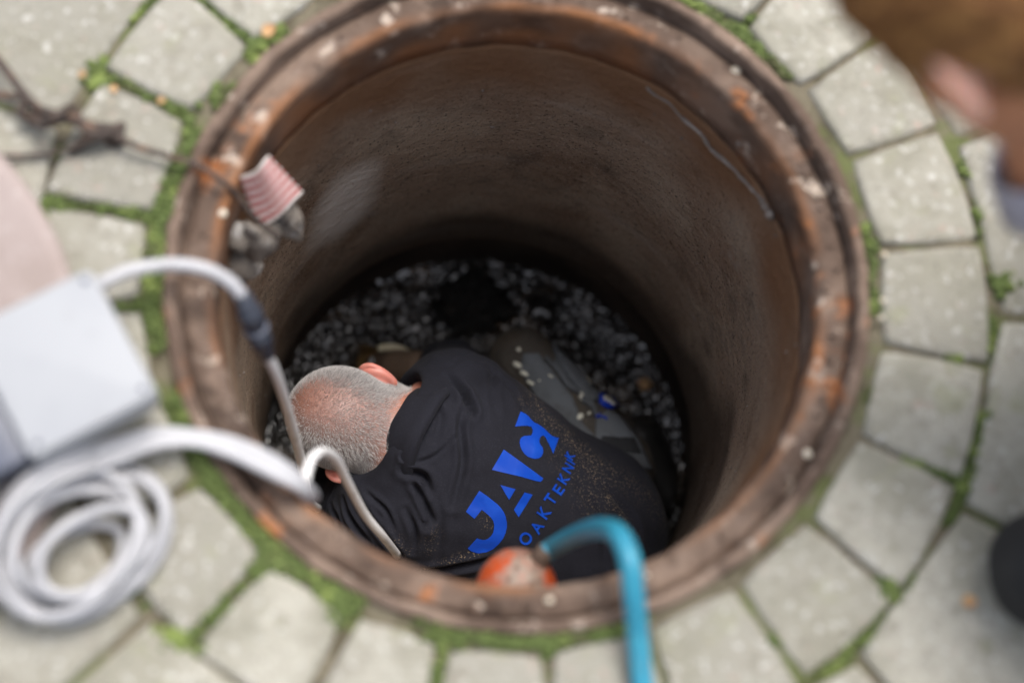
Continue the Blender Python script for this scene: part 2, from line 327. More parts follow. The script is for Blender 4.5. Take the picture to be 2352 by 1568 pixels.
def wall_ring(name, prof, seg, zs):
    V, Fc = lathe(prof, seg, .0014, 14); V = np.array(V)
    ang = np.degrees(np.arctan2(V[:, 1], V[:, 0])); z = V[:, 2]
    nz = np.array([noise.noise(Vector((v[0] * 8, v[1] * 8, v[2] * 8))) for v in V])
    nz2 = np.array([noise.noise(Vector((v[0] * 3, v[1] * 3, v[2] * 22 + 4))) for v in V])
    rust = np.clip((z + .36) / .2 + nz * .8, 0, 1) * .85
    pale_area = np.clip(1.2 - np.hypot((ang - 143) / 12, (z + .53) / .13) + nz * 1.1, 0, 1) * 1.0 + np.clip(nz2 * 1.6 - .75, 0, 1) * .4  # one pale patch at the far left, plus scattered pale streaks
    dark_low = np.where(z < -.903, .9 + nz * .3, np.clip((-.74 + .30 * np.clip(1 - np.abs(ang + 12) / 50, 0, 1) - z + nz * .10) / .09, 0, 1) * .7)  # wall darkens towards the bottom, starting higher up on the right
    o = mesh(name, V, Fc, M['wall'], shaft, attrs={'rust': rust, 'pale_area': np.clip(pale_area, 0, 1), 'dark_low': dark_low}); return o
shaft = setp(empty('shaft_wall', (0, 0, 0)), kind='structure')
def steps(r0, z0, r1, z1, n): return [(r0 + (r1 - r0) * i / n, z0 + (z1 - z0) * i / n) for i in range(n + 1)]
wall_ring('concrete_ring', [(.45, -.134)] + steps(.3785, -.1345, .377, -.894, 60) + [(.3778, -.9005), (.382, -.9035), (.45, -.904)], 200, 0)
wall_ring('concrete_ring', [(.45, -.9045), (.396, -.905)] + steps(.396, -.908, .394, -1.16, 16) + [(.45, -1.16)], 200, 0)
# ridges of lime and a long pale run of mortar on the wall
def wallpt(px, py, r=.3775):
    d = ray(px, py); A = d[0]**2 + d[1]**2; B = 2 * (CAM[0]*d[0] + CAM[1]*d[1]); Cc = CAM[0]**2 + CAM[1]**2 - r*r
    return CAM + d * ((-B + math.sqrt(B*B - 4*A*Cc)) / (2*A))
pp = catmull([wallpt(*q) for q in ((1490, 200), (1545, 245), (1600, 300), (1650, 352), (1700, 405), (1740, 450), (1768, 488))], 6)
pp = pp + np.array([[noise.noise(Vector(q * 30)) * .004, noise.noise(Vector(q * 30 + 3)) * .004, noise.noise(Vector(q * 45 + 7)) * .009] for q in pp]); V, Fc = tube(pp, np.linspace(.002, .005, len(pp)) * (1 + .5 * rng.normal(0, .5, len(pp))).clip(.4, 1.6), 8, flat=.7); mesh('mortar_run', V, Fc, M['mineral'], shaft)
parts = [blob(wallpt(1772, 492), .008, 2, .5, 2, 4), blob(wallpt(1752, 462), .006, 1, .5, 2, 5), blob(wallpt(1700, 330), .005, 1, .5, 2, 6), blob(wallpt(1130, 290, .3785), .005, 1, .5, 2, 7, .4)]
for k in range(60):
    a = random.uniform(0, 360); z = random.uniform(-.9, -.06); parts.append(blob((.378 * math.cos(rad(a)), .378 * math.sin(rad(a)), z), random.uniform(.0012, .003), 1, .4, 2, k))
V, Fc = merge(parts); setp(mesh('mortar_lumps', V, Fc, M['mineral'], shaft), kind='stuff')

# ------------------------------------------------------------------ sludge at the bottom
FLOOR = -1.055
def fz(x, y):
    p = Vector((x, y, 0))
    return FLOOR + .022 * noise.noise(p * 6) + .014 * noise.noise(p * 17) + .007 * noise.noise(p * 42) + .0055 * noise.noise(p * 95) + .0035 * noise.noise(p * 190) - .05 * math.exp(-((x + .2)**2 + (y - .1)**2) / .006)
V, Fc = [(0, 0, fz(0, 0))], []; NR, NA = 190, 560
for i in range(1, NR + 1):
    r = .392 * i / NR
    for k in range(NA): a = 2 * math.pi * k / NA; x, y = r * math.cos(a), r * math.sin(a); V.append((x, y, fz(x, y)))
for k in range(NA): Fc.append((0, 1 + k, 1 + (k + 1) % NA))
for i in range(NR - 1):
    for k in range(NA): a, b = 1 + i * NA + k, 1 + i * NA + (k + 1) % NA; Fc.append((a, a + NA, b + NA, b))
sludge = setp(mesh('sludge_ground', V, Fc, M['mud']), kind='structure')
parts = []
for k in range(9500):
    a = random.uniform(0, 2 * math.pi); r = .385 * math.sqrt(random.random()); x, y = r * math.cos(a), r * math.sin(a)
    w_ = noise.noise(Vector((x * 11, y * 11, 4.2))) + .5 * noise.noise(Vector((x * 31, y * 31, 1)))
    if w_ < .02: continue
    parts.append(blob((x, y, fz(x, y) + .0005), random.choice((.001, .0012, .0015, .0018, .0022, .003)) * random.uniform(.7, 1.3) * (1 + .5 * w_), 1, .7, 2.0, random.random() * 90, .5))
V, Fc = merge(parts); setp(mesh('debris', V, Fc, M['clump'], smooth=True), kind='stuff')

# ------------------------------------------------------------------ distance fields for bodies and clothes
def smin(a, b, k):
    h = np.clip(.5 + .5 * (b - a) / k, 0, 1); return b * (1 - h) + a * h - k * h * (1 - h)
class Field:
    def __init__(s, lo, hi, h):
        s.lo = np.array(lo, float); s.h = h; s.n = np.ceil((np.array(hi) - s.lo) / h).astype(int) + 1
        s.D = np.full(s.n, .2, np.float32)
    def grid(s, lo, hi):
        i0 = np.clip(np.floor((lo - s.lo) / s.h).astype(int), 0, s.n); i1 = np.clip(np.ceil((hi - s.lo) / s.h).astype(int) + 1, 0, s.n)
        if (i1 <= i0).any(): return None, None
        ax = [s.lo[k] + s.h * np.arange(i0[k], i1[k]) for k in range(3)]
        return tuple(slice(i0[k], i1[k]) for k in range(3)), np.stack(np.meshgrid(*ax, indexing='ij'), -1)
    def put(s, sl, d, k, op):
        if op == 'add': s.D[sl] = smin(s.D[sl], d, k)
        else: s.D[sl] = -smin(-s.D[sl], d, k)
    def ell(s, c, r, A=np.eye(3), k=.02, op='add'):
        c = np.asarray(c, float); r = np.asarray(r, float); A = np.asarray(A, float)      # rows of A are the axes
        ext = np.sqrt(((A * r[:, None])**2).sum(0)) + k + .03
        sl, p = s.grid(c - ext, c + ext)
        if sl is None: return
        q = (p - c) @ A.T; k0 = np.sqrt(((q / r)**2).sum(-1)); k1 = np.sqrt(((q / r**2)**2).sum(-1)) + 1e-9
        s.put(sl, k0 * (k0 - 1) / k1, k, op)
    def cap(s, a, b, ra, rb, k=.02, op='add'):
        a = np.asarray(a, float); b = np.asarray(b, float); m = max(ra, rb) + k + .03
        sl, p = s.grid(np.minimum(a, b) - m, np.maximum(a, b) + m)
        if sl is None: return
        ba = b - a; t = np.clip(((p - a) @ ba) / (ba @ ba), 0, 1); d = np.linalg.norm(p - a - t[..., None] * ba, axis=-1) - (ra + (rb - ra) * t)
        s.put(sl, d, k, op)
    def within(s, r):                   # keep inside the shaft
        ax = [s.lo[k] + s.h * np.arange(s.n[k]) for k in range(3)]
        s.D = np.maximum(s.D, (np.hypot(ax[0][:, None], ax[1][None, :]) - r)[:, :, None].astype(np.float32))
    def above(s, z):
        s.D = np.maximum(s.D, (z - (s.lo[2] + s.h * np.arange(s.n[2])))[None, None, :].astype(np.float32))
    def mesh(s):
        D = s.D; D[[0, -1]] = .1; D[:, [0, -1]] = .1; D[:, :, [0, -1]] = .1
        S = D < 0; c = np.zeros(np.array(D.shape) - 1, np.int8)
        for i in (0, 1):
            for j in (0, 1):
                for k in (0, 1): c += S[i:D.shape[0]-1+i, j:D.shape[1]-1+j, k:D.shape[2]-1+k]
        act = np.argwhere((c > 0) & (c < 8)); idx = -np.ones(c.shape, np.int64); idx[tuple(act.T)] = np.arange(len(act))
        acc = np.zeros((len(act), 3)); cnt = np.zeros(len(act))
        cs = [np.array(q) for q in ((0,0,0),(1,0,0),(0,1,0),(1,1,0),(0,0,1),(1,0,1),(0,1,1),(1,1,1))]
        for a in range(8):
            for b in range(a + 1, 8):
                if abs(cs[a] - cs[b]).sum() != 1: continue
                da = D[tuple((act + cs[a]).T)]; db = D[tuple((act + cs[b]).T)]; m = (da < 0) != (db < 0)
                t = np.where(m, da / np.where(m, da - db, 1), 0)[:, None]
                acc += np.where(m[:, None], cs[a] + t * (cs[b] - cs[a]), 0); cnt += m
        V = s.lo + s.h * (act + acc / cnt[:, None]); Q = []
        for ax in range(3):
            o1, o2 = [(1, 2), (2, 0), (0, 1)][ax]; sh = np.array(D.shape)
            A = S.take(range(0, sh[ax]-1), ax); B = S.take(range(1, sh[ax]), ax); e = np.argwhere(A != B)
            e = e[(e[:, o1] > 0) & (e[:, o2] > 0) & (e[:, o1] < sh[o1]-1) & (e[:, o2] < sh[o2]-1)]
            fl = A[tuple(e.T)]; d1 = np.eye(3, dtype=int)[o1]; d2 = np.eye(3, dtype=int)[o2]
            q = np.stack([idx[tuple((e - d1 - d2).T)], idx[tuple((e - d2).T)], idx[tuple(e.T)], idx[tuple((e - d1).T)]], 1)
            q[~fl] = q[~fl][:, ::-1]; Q.append(q)
        return V, np.concatenate(Q)
def relax(V, Q, it=2, w=.5):
    V = V.copy(); e = np.concatenate([Q[:, [0, 1]], Q[:, [1, 2]], Q[:, [2, 3]], Q[:, [3, 0]]])
    for _ in range(it):
        acc = np.zeros_like(V); cnt = np.zeros(len(V)); np.add.at(acc, e[:, 0], V[e[:, 1]]); np.add.at(cnt, e[:, 0], 1); np.add.at(acc, e[:, 1], V[e[:, 0]]); np.add.at(cnt, e[:, 1], 1)
        V += w * (acc / np.maximum(cnt, 1)[:, None] - V)
    return V
def normals(V, Q):
    n = np.cross(V[Q[:, 2]] - V[Q[:, 0]], V[Q[:, 3]] - V[Q[:, 1]]); N = np.zeros_like(V)
    for k in range(4): np.add.at(N, Q[:, k], n)
    return N / (np.linalg.norm(N, axis=1)[:, None] + 1e-12)
def bvh(V, Q): return BVHTree.FromPolygons([tuple(v) for v in V], [tuple(q) for q in Q])
def hit(T, px, py):
    d = Vector(ray(px, py)).normalized(); r = T.ray_cast(Vector(CAM), d)
    if r[0] is None:
        q = Vector(P(px, py, -.75)); r = T.find_nearest(q)
    return np.array(r[0]), np.array(r[1])
def patch(name, poly, T, mat, parent, off=.0012, step=9, rim=.004):
    """a flat print or cloth piece laid on a surface, following its folds, with a turned-down edge"""
    poly = [np.array(p, float) for p in poly]; bd = []
    for i in range(len(poly)):
        a, b = poly[i], poly[(i + 1) % len(poly)]; n = max(1, int(np.linalg.norm(b - a) / step))
        bd += [a + (b - a) * k / n for k in range(n)]
    nb = len(bd); pts = list(bd); B = np.array(bd); lo, hi = B.min(0), B.max(0)
    for x in np.arange(lo[0] + step / 2, hi[0], step):
        for y in np.arange(lo[1] + step / 2, hi[1], step):
            q = np.array([x, y]); ins = False; j = nb - 1
            for i in range(nb):
                if (B[i, 1] > y) != (B[j, 1] > y) and x < (B[j, 0] - B[i, 0]) * (y - B[i, 1]) / (B[j, 1] - B[i, 1]) + B[i, 0]: ins = not ins
                j = i
            if ins and np.min(((B - q)**2).sum(1)) > (step * .45)**2: pts.append(q)
    r = delaunay_2d_cdt([Vector(p) for p in pts], [(i, (i + 1) % nb) for i in range(nb)], [list(range(nb))], 1, 1e-4)
    co, ed, fa = r[0], r[1], r[2]; V = []; Nn = []
    for c in co: p, n = hit(T, c.x, c.y); V.append(p + n * off); Nn.append(n)
    # make all faces look outwards
    F2 = []
    for f in fa:
        a, b, c = (V[i] for i in f[:3]); F2.append(tuple(f) if np.cross(b - a, c - a) @ Nn[f[0]] > 0 else tuple(f)[::-1])
    cnt = {}
    for f in F2:
        for i in range(len(f)): e = (f[i], f[(i + 1) % len(f)]); cnt[e] = 1
    low = {}
    for (a, b) in (list(cnt) if rim else ()):
        if (b, a) not in cnt:
            for q in (a, b):
                if q not in low: low[q] = len(V); V.append(V[q] - Nn[q] * rim)
            F2.append((b, a, low[a], low[b]))
    c0 = np.mean(V, 0); o = mesh(name, V, F2, mat, parent, c0)
    o.data.polygons.foreach_set('use_smooth', [len(p) == 3 for p in F2]); return o
def hand(Fd, w, d, n, side, curl=.5, s=1.0):
    """palm, four unequal fingers bent towards the palm side n, thumb from the side of the palm"""
    d = nrm(d); n = nrm(n - d * (np.asarray(n) @ d)); x = np.cross(d, n) * side
    Fd.ell(w + d * .045 * s, (.042 * s, .045 * s, .016 * s), np.array([x, d, n]), .012)
    for i, (o, l) in enumerate(((.031, .075), (.011, .085), (-.010, .08), (-.030, .062))):
        a = w + d * .082 * s + x * o * s; b = a + (d * math.cos(curl) + n * math.sin(curl)) * l * .5 * s; e = b + (d * math.cos(2 * curl) + n * math.sin(2 * curl)) * l * .5 * s
        Fd.cap(a - d * .02 * s, b, .0098 * s, .009 * s, .004); Fd.cap(b, e, .009 * s, .0078 * s, .003)
    a = w + d * .025 * s + x * .032 * s; b = a + (x * .8 + d * .6 + n * .2) * .042 * s; e = b + (d * .85 + x * .3 + n * .4) * .032 * s
    Fd.cap(a, b, .012 * s, .011 * s, .006); Fd.cap(b, e, .011 * s, .009 * s, .003)
def head(Fd, o, X, Y, Z, s=1.0):
    A = np.array([X, Y, Z]); L = lambda x, y, z: np.asarray(o) + s * (x * X + y * Y + z * Z)
    Fd.ell(L(0, -.012, .045), np.array((.0765, .097, .086)) * s, A, .02)
    Fd.ell(L(0, .035, -.015), np.array((.064, .066, .088)) * s, A, .03)
    Fd.ell(L(0, .055, -.075), np.array((.042, .036, .03)) * s, A, .03)
    Fd.cap(L(0, .085, .035), L(0, .115, .002), .009 * s, .014 * s, .012)            # nose
    for q in (-1, 1):
        Fd.ell(L(q * .032, .098, .03), np.array((.017, .014, .011)) * s, A, .012, 'sub')
        Fd.ell(L(q * .06, .03, 0), np.array((.02, .03, .03)) * s, A, .02)
    Fd.cap(L(-.02, .1, -.045), L(.02, .1, -.045), .006 * s, .006 * s, .008)
    Fd.cap(L(-.018, .108, -.047), L(.018, .108, -.047), .0025 * s, .0025 * s, .003, 'sub')
    return L
def ear_mesh(L, side, X, Y, Z, s, mat, parent, name='ear'):
    c = L(side * .0745, -.004, .010); Zt = nrm(Z - .25 * Y); Yt = nrm(Y * .78 + X * side * -.62); Xt = np.cross(Yt, Zt); Yt = np.cross(Zt, Xt)
    A = np.array([Xt, Yt, Zt]); e = Field(c - .055, c + .055, .0016); K = lambda x, y, z: c + s * (x * Xt + y * Yt + z * Zt)
    e.ell(K(side * .006, -.004, .0), np.array((.0085, .019, .033)) * s, A, .004)
    e.ell(K(side * .0165, -.002, .004), np.array((.0075, .0115, .021)) * s, A, .004, 'sub')
    pts = catmull([K(side * .008, .014, .012), K(side * .011, .008, .031), K(side * .013, -.009, .035), K(side * .014, -.021, .022), K(side * .012, -.021, 0), K(side * .01, -.013, -.02), K(side * .008, -.004, -.03)], 4)
    for a, b in zip(pts[:-1], pts[1:]): e.cap(a, b, .0042 * s, .0042 * s, .003)
    e.ell(K(side * .007, .0, -.028), np.array((.006, .010, .011)) * s, A, .006)
    e.ell(K(side * .007, .014, -.004), np.array((.006, .005, .009)) * s, A, .005)
    e.ell(K(-side * .004, .002, .0), np.array((.012, .010, .02)) * s, A, .006)
    V, Q = e.mesh(); return mesh(name, relax(V, Q, 1), Q, mat, parent, c)

# ------------------------------------------------------------------ the man at work in the shaft
HB = nrm(imgdir(.30, .95, 0) * (1, 1, .6)); HZ = imgdir(-.95, .30, -.05); HZ = nrm(HZ - HB * (HZ @ HB)); HY = np.cross(HZ, HB)     # right, crown, face (looking down)
HO = P(786, 962, -.635) - .045 * HZ
sp = nrm((-.93, .17, .30)); lat = nrm((.22, .97, .0)); lat = nrm(lat - sp * (lat @ sp)); bn = np.cross(sp, lat)
if bn[2] < 0: bn = -bn
AX = np.array([sp, lat, bn])
CA_ = nrm(imgdir(-.90, .40, 0) + np.array((0, 0, -.22))); CN_ = nrm(-HY - CA_ * (-HY @ CA_)); NC_ = P(938, 990, -.555) - CN_ * .068          # the collar: axis, nape side, middle
chest = np.array((-.025, -.115, -.688)); mid = np.array((.085, -.14, -.74)); pel = np.array((.20, -.155, -.80))
shR = np.array((-.065, .012, -.705)); shL = np.array((-.115, -.215, -.69))
elR = P(1040, 850, -.90); wrR = P(930, 845, -.965); elL = np.array((-.215, -.205, -.80)); wrL = np.array((-.21, -.03, -.95))
hipR = P(1405, 1075, -.865); knR = P(1200, 828, -.89); hipL = np.array((.19, -.22, -.88)); knL = np.array((.02, -.27, -.97))
anR = np.array((.30, .075, -1.005)); anL = np.array((.29, -.17, -1.0))
BX = ((-.42, -.42, -1.12), (.42, .42, -.44))
def torso(f, g):
    f.ell(chest, np.array((.165, .178, .128)) + g, AX, .05); f.ell(mid, np.array((.15, .165, .125)) + g, AX, .06); f.ell(pel, np.array((.145, .17, .135)) + g, AX, .06)
    f.cap(shR, shR + np.array((.01, -.03, .0)), .07 + g, .08 + g, .05); f.cap(shL, shL + (0, .05, 0), .072 + g, .085 + g, .05)
    f.cap(chest + sp * .08 + bn * .01, NC_, .085 + g, .061 + g, .05)
def arms(f, g):
    f.cap(shR, elR, .062 + g, .048 + g, .03); f.cap(elR, wrR, .046 + g, .032 + g, .02)
    f.cap(shL, elL, .068 + g, .055 + g, .04); f.cap(elL, wrL, .05 + g, .034 + g, .02)
def legs(f, g):
    f.cap(hipR, knR, .074 + g, .060 + g, .03); f.cap(hipL, knL, .074 + g, .058 + g, .03)
    f.cap(knR + (0, 0, -.05), anR, .052 + g, .042 + g, .025); f.cap(knL + (0, 0, -.02), anL, .05 + g, .042 + g, .025)
f = Field(*BX, .0036)
torso(f, -.016); arms(f, -.014); legs(f, -.014)
f.cap(NC_ - CA_ * .05 - CN_ * .02, HO - HZ * .02 - HY * .0, .056, .056, .03); f.cap(HO - HZ * .05 - HY * .02, HO + HZ * .03 - HY * .045, .048, .05, .03)
head(f, HO, HB, HY, HZ)
hand(f, wrR, nrm(P(870, 840, -1.0) - wrR), np.array((0, -.2, -1)), 1, .5); hand(f, wrL, nrm(np.array((-.02, .12, -.05))), np.array((.2, 0, -1)), -1, .6)
f.cap(anR, anR + (.045, -.05, -.01), .038, .032, .02); f.cap(anL, anL + (.03, .06, -.01), .038, .032, .02)
f.within(.366); f.above(FLOOR - .03)
V, Q = f.mesh(); V = relax(V, Q, 2)
loc = (V - HO) @ np.array([HB, HY, HZ]).T
def scalp(l):            # where the close-cropped hair grows
    x, y, z = l[:, 0], l[:, 1], l[:, 2]
    edge = np.clip((.055 - y) / .02, 0, 1) * np.clip((z + .056 + .012 * np.cos(x * 55)) / .034, 0, 1)
    return edge * (np.linalg.norm((l - np.array((0, -.012, .045))) / np.array((.085, .105, .094)), axis=1) < 1.32)
sm = scalp(loc); bald = np.exp(-(loc[:, 0]**2 / .0016 + (loc[:, 1] + .045)**2 / .002 + (loc[:, 2] - .105)**2 / .0016))
man = mesh('person', V, Q, M['skin'], attrs={'crown': np.clip(np.exp(-((loc[:, 0] - .01)**2 / .0022 + (loc[:, 1] + .05)**2 / .003 + (loc[:, 2] - .10)**2 / .0016)) * .8, 0, 1), 'stubble': np.clip(sm * (.6 + .3 * np.clip(np.abs(loc[:, 0]) - .03, 0, .03) / .03 - .55 * bald), 0, 1)})
setp(man, 'grey-haired man crouching head down at the bottom of the manhole in a dark sweatshirt', 'person')
Lh = lambda x, y, z: HO + x * HB + y * HY + z * HZ
for q in (-1, 1):
    ear_mesh(Lh, q, HB, HY, HZ, .84, M['ear'], man)
    v, fc = blob(Lh(q * .032, .083, .03), .0115, 2, 0); mesh('eye', v, fc, M['white'], man, Lh(q * .032, .083, .03))
# cropped hair: short strands growing from the scalp
Nv = normals(V, Q); qa = np.linalg.norm(np.cross(V[Q[:, 2]] - V[Q[:, 0]], V[Q[:, 3]] - V[Q[:, 1]]), axis=1) * sm[Q].mean(1); qa /= qa.sum()
ns = 70000; fi = rng.choice(len(Q), ns, p=qa); u, v2 = rng.random((2, ns, 1)); c4 = V[Q[fi]]
pos = (c4[:, 0] * (1-u) + c4[:, 1] * u) * (1-v2) + (c4[:, 3] * (1-u) + c4[:, 2] * u) * v2; nn = Nv[Q[fi, 0]]
lc = (pos - HO) @ np.array([HB, HY, HZ]).T; crown = np.array((.004, -.05, .112))
flow = (lc - crown); flow /= np.linalg.norm(flow, axis=1)[:, None] + 1e-6; flow = flow @ np.array([HB, HY, HZ])
bl = np.exp(-((lc[:, 0] - .0)**2 / .0018 + (lc[:, 1] + .06)**2 / .0022 + (lc[:, 2] - .10)**2 / .0022)); side = np.clip((np.abs(lc[:, 0]) - .03) / .04, 0, 1)
keep = rng.random(ns) < (.75 + .25 * side) * (1 - .78 * bl); pos, nn, flow, side, lc = pos[keep], nn[keep], flow[keep], side[keep], lc[keep]; ns = len(pos)
dr = nn * .45 + flow * .8 + rng.normal(0, .12, (ns, 3)); dr /= np.linalg.norm(dr, axis=1)[:, None]
ln = (.0036 + .0028 * side + rng.random(ns) * .002)[:, None]; wd = np.cross(dr, rng.normal(0, 1, (ns, 3))); wd /= np.linalg.norm(wd, axis=1)[:, None]; wd *= .00021
hv = np.stack([pos - nn * .0006 - wd, pos - nn * .0006 + wd, pos + dr * ln + wd * .5, pos + dr * ln - wd * .5], 1).reshape(-1, 3)
hf = np.arange(ns * 4).reshape(-1, 4); tone = np.clip(np.where(rng.random(ns) < .62, .72, .28) + rng.normal(0, .12, ns), 0, 1)
mesh('hair', hv, hf, M['hair'], man, attrs={'shade': np.repeat(tone, 4)})

# trousers, boots
f = Field(*BX, .004); legs(f, 0.0); f.ell(pel + (0, 0, -.01), np.array((.12, .155, .13)), AX, .05); f.within(.370); f.above(FLOOR - .02)
V, Q = f.mesh(); V = relax(V, Q, 2); N_ = normals(V, Q)
wr = np.array([noise.noise(Vector((v[0] * 22, v[1] * 22, v[2] * 30))) + .6 * noise.noise(Vector((v[0] * 55, v[1] * 40, v[2] * 60))) for v in V]); V = V + N_ * (wr * .0035)[:, None]
trousers = mesh('trousers', V, Q, M['trouser'], man); T = bvh(V, Q)
C4 = lambda x, y: ((1140 + x / 2.613) / 1.0884, (620 + y / 2.613) / 1.0884)
patch('side_panel', [C4(*q) for q in ((440, 690), (540, 690), (640, 820), (760, 980), (830, 1150), (905, 1225), (895, 1340), (700, 1240), (540, 1000), (420, 800))], T, M['slate'], trousers, .003, 8, .006)
patch('knee_pad', [C4(*q) for q in ((620, 600), (715, 615), (790, 680), (900, 830), (1035, 960), (930, 1000), (865, 1005), (760, 880), (660, 740))], T, M['slate'], trousers, .006, 8, .009)
patch('leg_pocket', [C4(*q) for q in ((910, 1130), (985, 1065), (1060, 1100), (1180, 1240), (1270, 1450), (1150, 1430), (910, 1330))], T, M['slate'], trousers, .005, 8, .008)
patch('pocket_flap', [C4(*q) for q in ((950, 1245), (1150, 1255), (1190, 1350), (940, 1325))], T, M['darkcloth'], trousers, .008, 8, .006)
th = np.linspace(0, 2 * math.pi, 20)[:-1]; ca, sa = math.cos(.55), math.sin(.55)
ell = lambda cx, cy, a, b: [C4(cx + a * math.cos(t) * ca - b * math.sin(t) * sa, cy + a * math.cos(t) * sa + b * math.sin(t) * ca) for t in th]
bdg = patch('badge', ell(985, 1005, 72, 42), T, M['badge'], trousers, .009, 6, .007)
patch('emblem', [C4(*q) for q in ((940, 990), (975, 985), (1010, 1020), (1035, 1048), (1000, 1045), (975, 1025), (945, 1005))], T, M['whitepaint'], trousers, .0105, 5, .003)
for (x, y, a, b) in ((410, 665, 14, 12), (405, 765, 34, 18), (450, 820, 30, 14), (490, 880, 26, 10), (872, 872, 34, 10), (866, 1085, 11, 9), (810, 1105, 18, 22), (618, 841, 20, 6), (545, 868, 7, 6), (820, 1238, 7, 7)):
    patch('paint_spot', ell(x, y, a, b), T, M['whitepaint'], trousers, .0075 if x > 800 and y < 900 else .005, 5, .004)
for an, d in ((anR, (.06, -.06, -.02)), (anL, (.035, .08, -.02))):
    f = Field(an - .13, an + .13, .005); f.cap(an - np.array(d) * .3, an + np.array(d), .050, .042, .03); f.within(.371); f.above(FLOOR - .02); v, q = f.mesh(); mesh('boot', v, q, M['boot'], man, an)

# sweatshirt
f = Field(*BX, .0038); torso(f, .004); arms(f, .004)
f.cap(wrR + (wrR - elR) * .04, wrR + (wrR - elR) * .8, .08, .08, .004, 'sub'); f.cap(wrL + (wrL - elL) * .06, wrL + (wrL - elL) * .6, .08, .08, .004, 'sub')
f.ell(NC_ + CA_ * .057, (.06, .098, .098), np.array([CA_, np.cross(CA_, CN_), CN_]), .01, 'sub'); f.within(.3715)
V, Q = f.mesh(); V = relax(V, Q, 2); T = bvh(V, Q); N_ = normals(V, Q)
FOLDS = [(((1028, 862), (1060, 896), (1082, 940), (1078, 955)), .011, .013), (((1066, 905), (1058, 985), (1064, 1060), (1040, 1160)), .010, .0085),
         (((925, 1082), (972, 1094), (985, 1132)), .010, .012), (((947, 1103), (966, 1137), (990, 1190), (985, 1209)), .009, .010), (((933, 1170), (954, 1221), (948, 1268)), .008, .007),
         (((815, 1125), (872, 1218), (918, 1274)), .009, .009), (((788, 1145), (812, 1200), (843, 1243)), .008, .008), (((770, 1113), (744, 1180)), .007, .007), (((846, 1133), (886, 1170), (904, 1214)), .006, .006),
         (((950, 1065), (1000, 1045), (1050, 1000)), .005, .004), (((905, 1000), (930, 1050), (925, 1080)), .007, .007), (((1120, 850), (1160, 880), (1200, 940)), .010, .004), (((1090, 810), (1130, 870), (1140, 960)), .012, .004),
         (((970, 910), (1010, 950), (1000, 1010)), .011, .005), (((1150, 1280), (1060, 1300), (960, 1310)), .010, .008), (((1400, 1130), (1450, 1190), (1470, 1260)), .012, .006), (((1330, 1120), (1380, 1200), (1390, 1290)), .014, .005), (((760, 1160), (780, 1200), (800, 1260)), .007, .007), (((1000, 1150), (1010, 1220), (1000, 1290)), .012, .005)]
disp = np.zeros(len(V))
def polydist(V, pts):
    D = np.full(len(V), 9.0); tt = np.zeros(len(V))
    for k in range(len(pts) - 1):
        a, b = pts[k], pts[k + 1]; ab = b - a; t = np.clip(((V - a) @ ab) / (ab @ ab + 1e-12), 0, 1); d = np.linalg.norm(V - a - t[:, None] * ab, axis=1)
        m = d < D; D[m] = d[m]; tt[m] = (k + t[m]) / (len(pts) - 1)
    return D, tt
for pts, w, dep in FOLDS:
    c = catmull([hit(T, *q)[0] for q in pts], 6); d, t = polydist(V, c); tp = np.sin(np.clip(t, .04, .96) * math.pi) ** .6
    disp += tp * dep * (-np.exp(-(d / (w * .55))**2) + .55 * np.exp(-((d - w * 1.1) / (w * .6))**2))
nz = np.array([noise.noise(Vector((v[0] * 9, v[1] * 16, v[2] * 12))) + .5 * noise.noise(Vector((v[0] * 24, v[1] * 38, v[2] * 30))) for v in V])
disp = disp * 1.25 + nz * .0045
for pts in (((958, 905), (1030, 915), (1052, 975), (1030, 1035), (975, 1060), (905, 1070)), ((1003, 872), (1045, 835), (1080, 812))):     # seams
    c = catmull([hit(T, *q)[0] for q in pts], 8); d, t = polydist(V, c); disp += -.0016 * np.exp(-(d / .0035)**2)
V = V + N_ * disp[:, None]
sand = np.zeros(len(V))
for pts, w, s in ((((1110, 815), (1180, 868), (1235, 935), (1290, 990), (1340, 1035), (1400, 1085)), .022, 1.0), (((1230, 945), (1300, 1010), (1360, 1075)), .03, .5), (((1345, 1060), (1390, 1130), (1420, 1180), (1455, 1250)), .014, .9), (((1300, 1050), (1345, 1120), (1370, 1190)), .03, .4),
                  (((960, 1310), (1040, 1285), (1100, 1265)), .008, .8), (((985, 1255), (1000, 1225)), .012, .5), (((1420, 1090), (1480, 1130), (1520, 1180)), .03, .5), (((1120, 1190), (1120, 1200)), .012, .5), (((905, 1240), (930, 1265)), .012, .5)):
    c = catmull([hit(T, *q)[0] for q in pts], 5); d, t = polydist(V, c); sand = np.maximum(sand, s * np.exp(-(d / w)**2))
V = np.where((np.hypot(V[:, 0], V[:, 1]) > .3725)[:, None], V * np.array([.3725, .3725, 0]) / np.hypot(V[:, 0], V[:, 1])[:, None] + V * np.array([0, 0, 1]), V)
shirt = mesh('sweatshirt', V, Q, M['jacket'], man, attrs={'sand': sand}); T = bvh(V, Q)
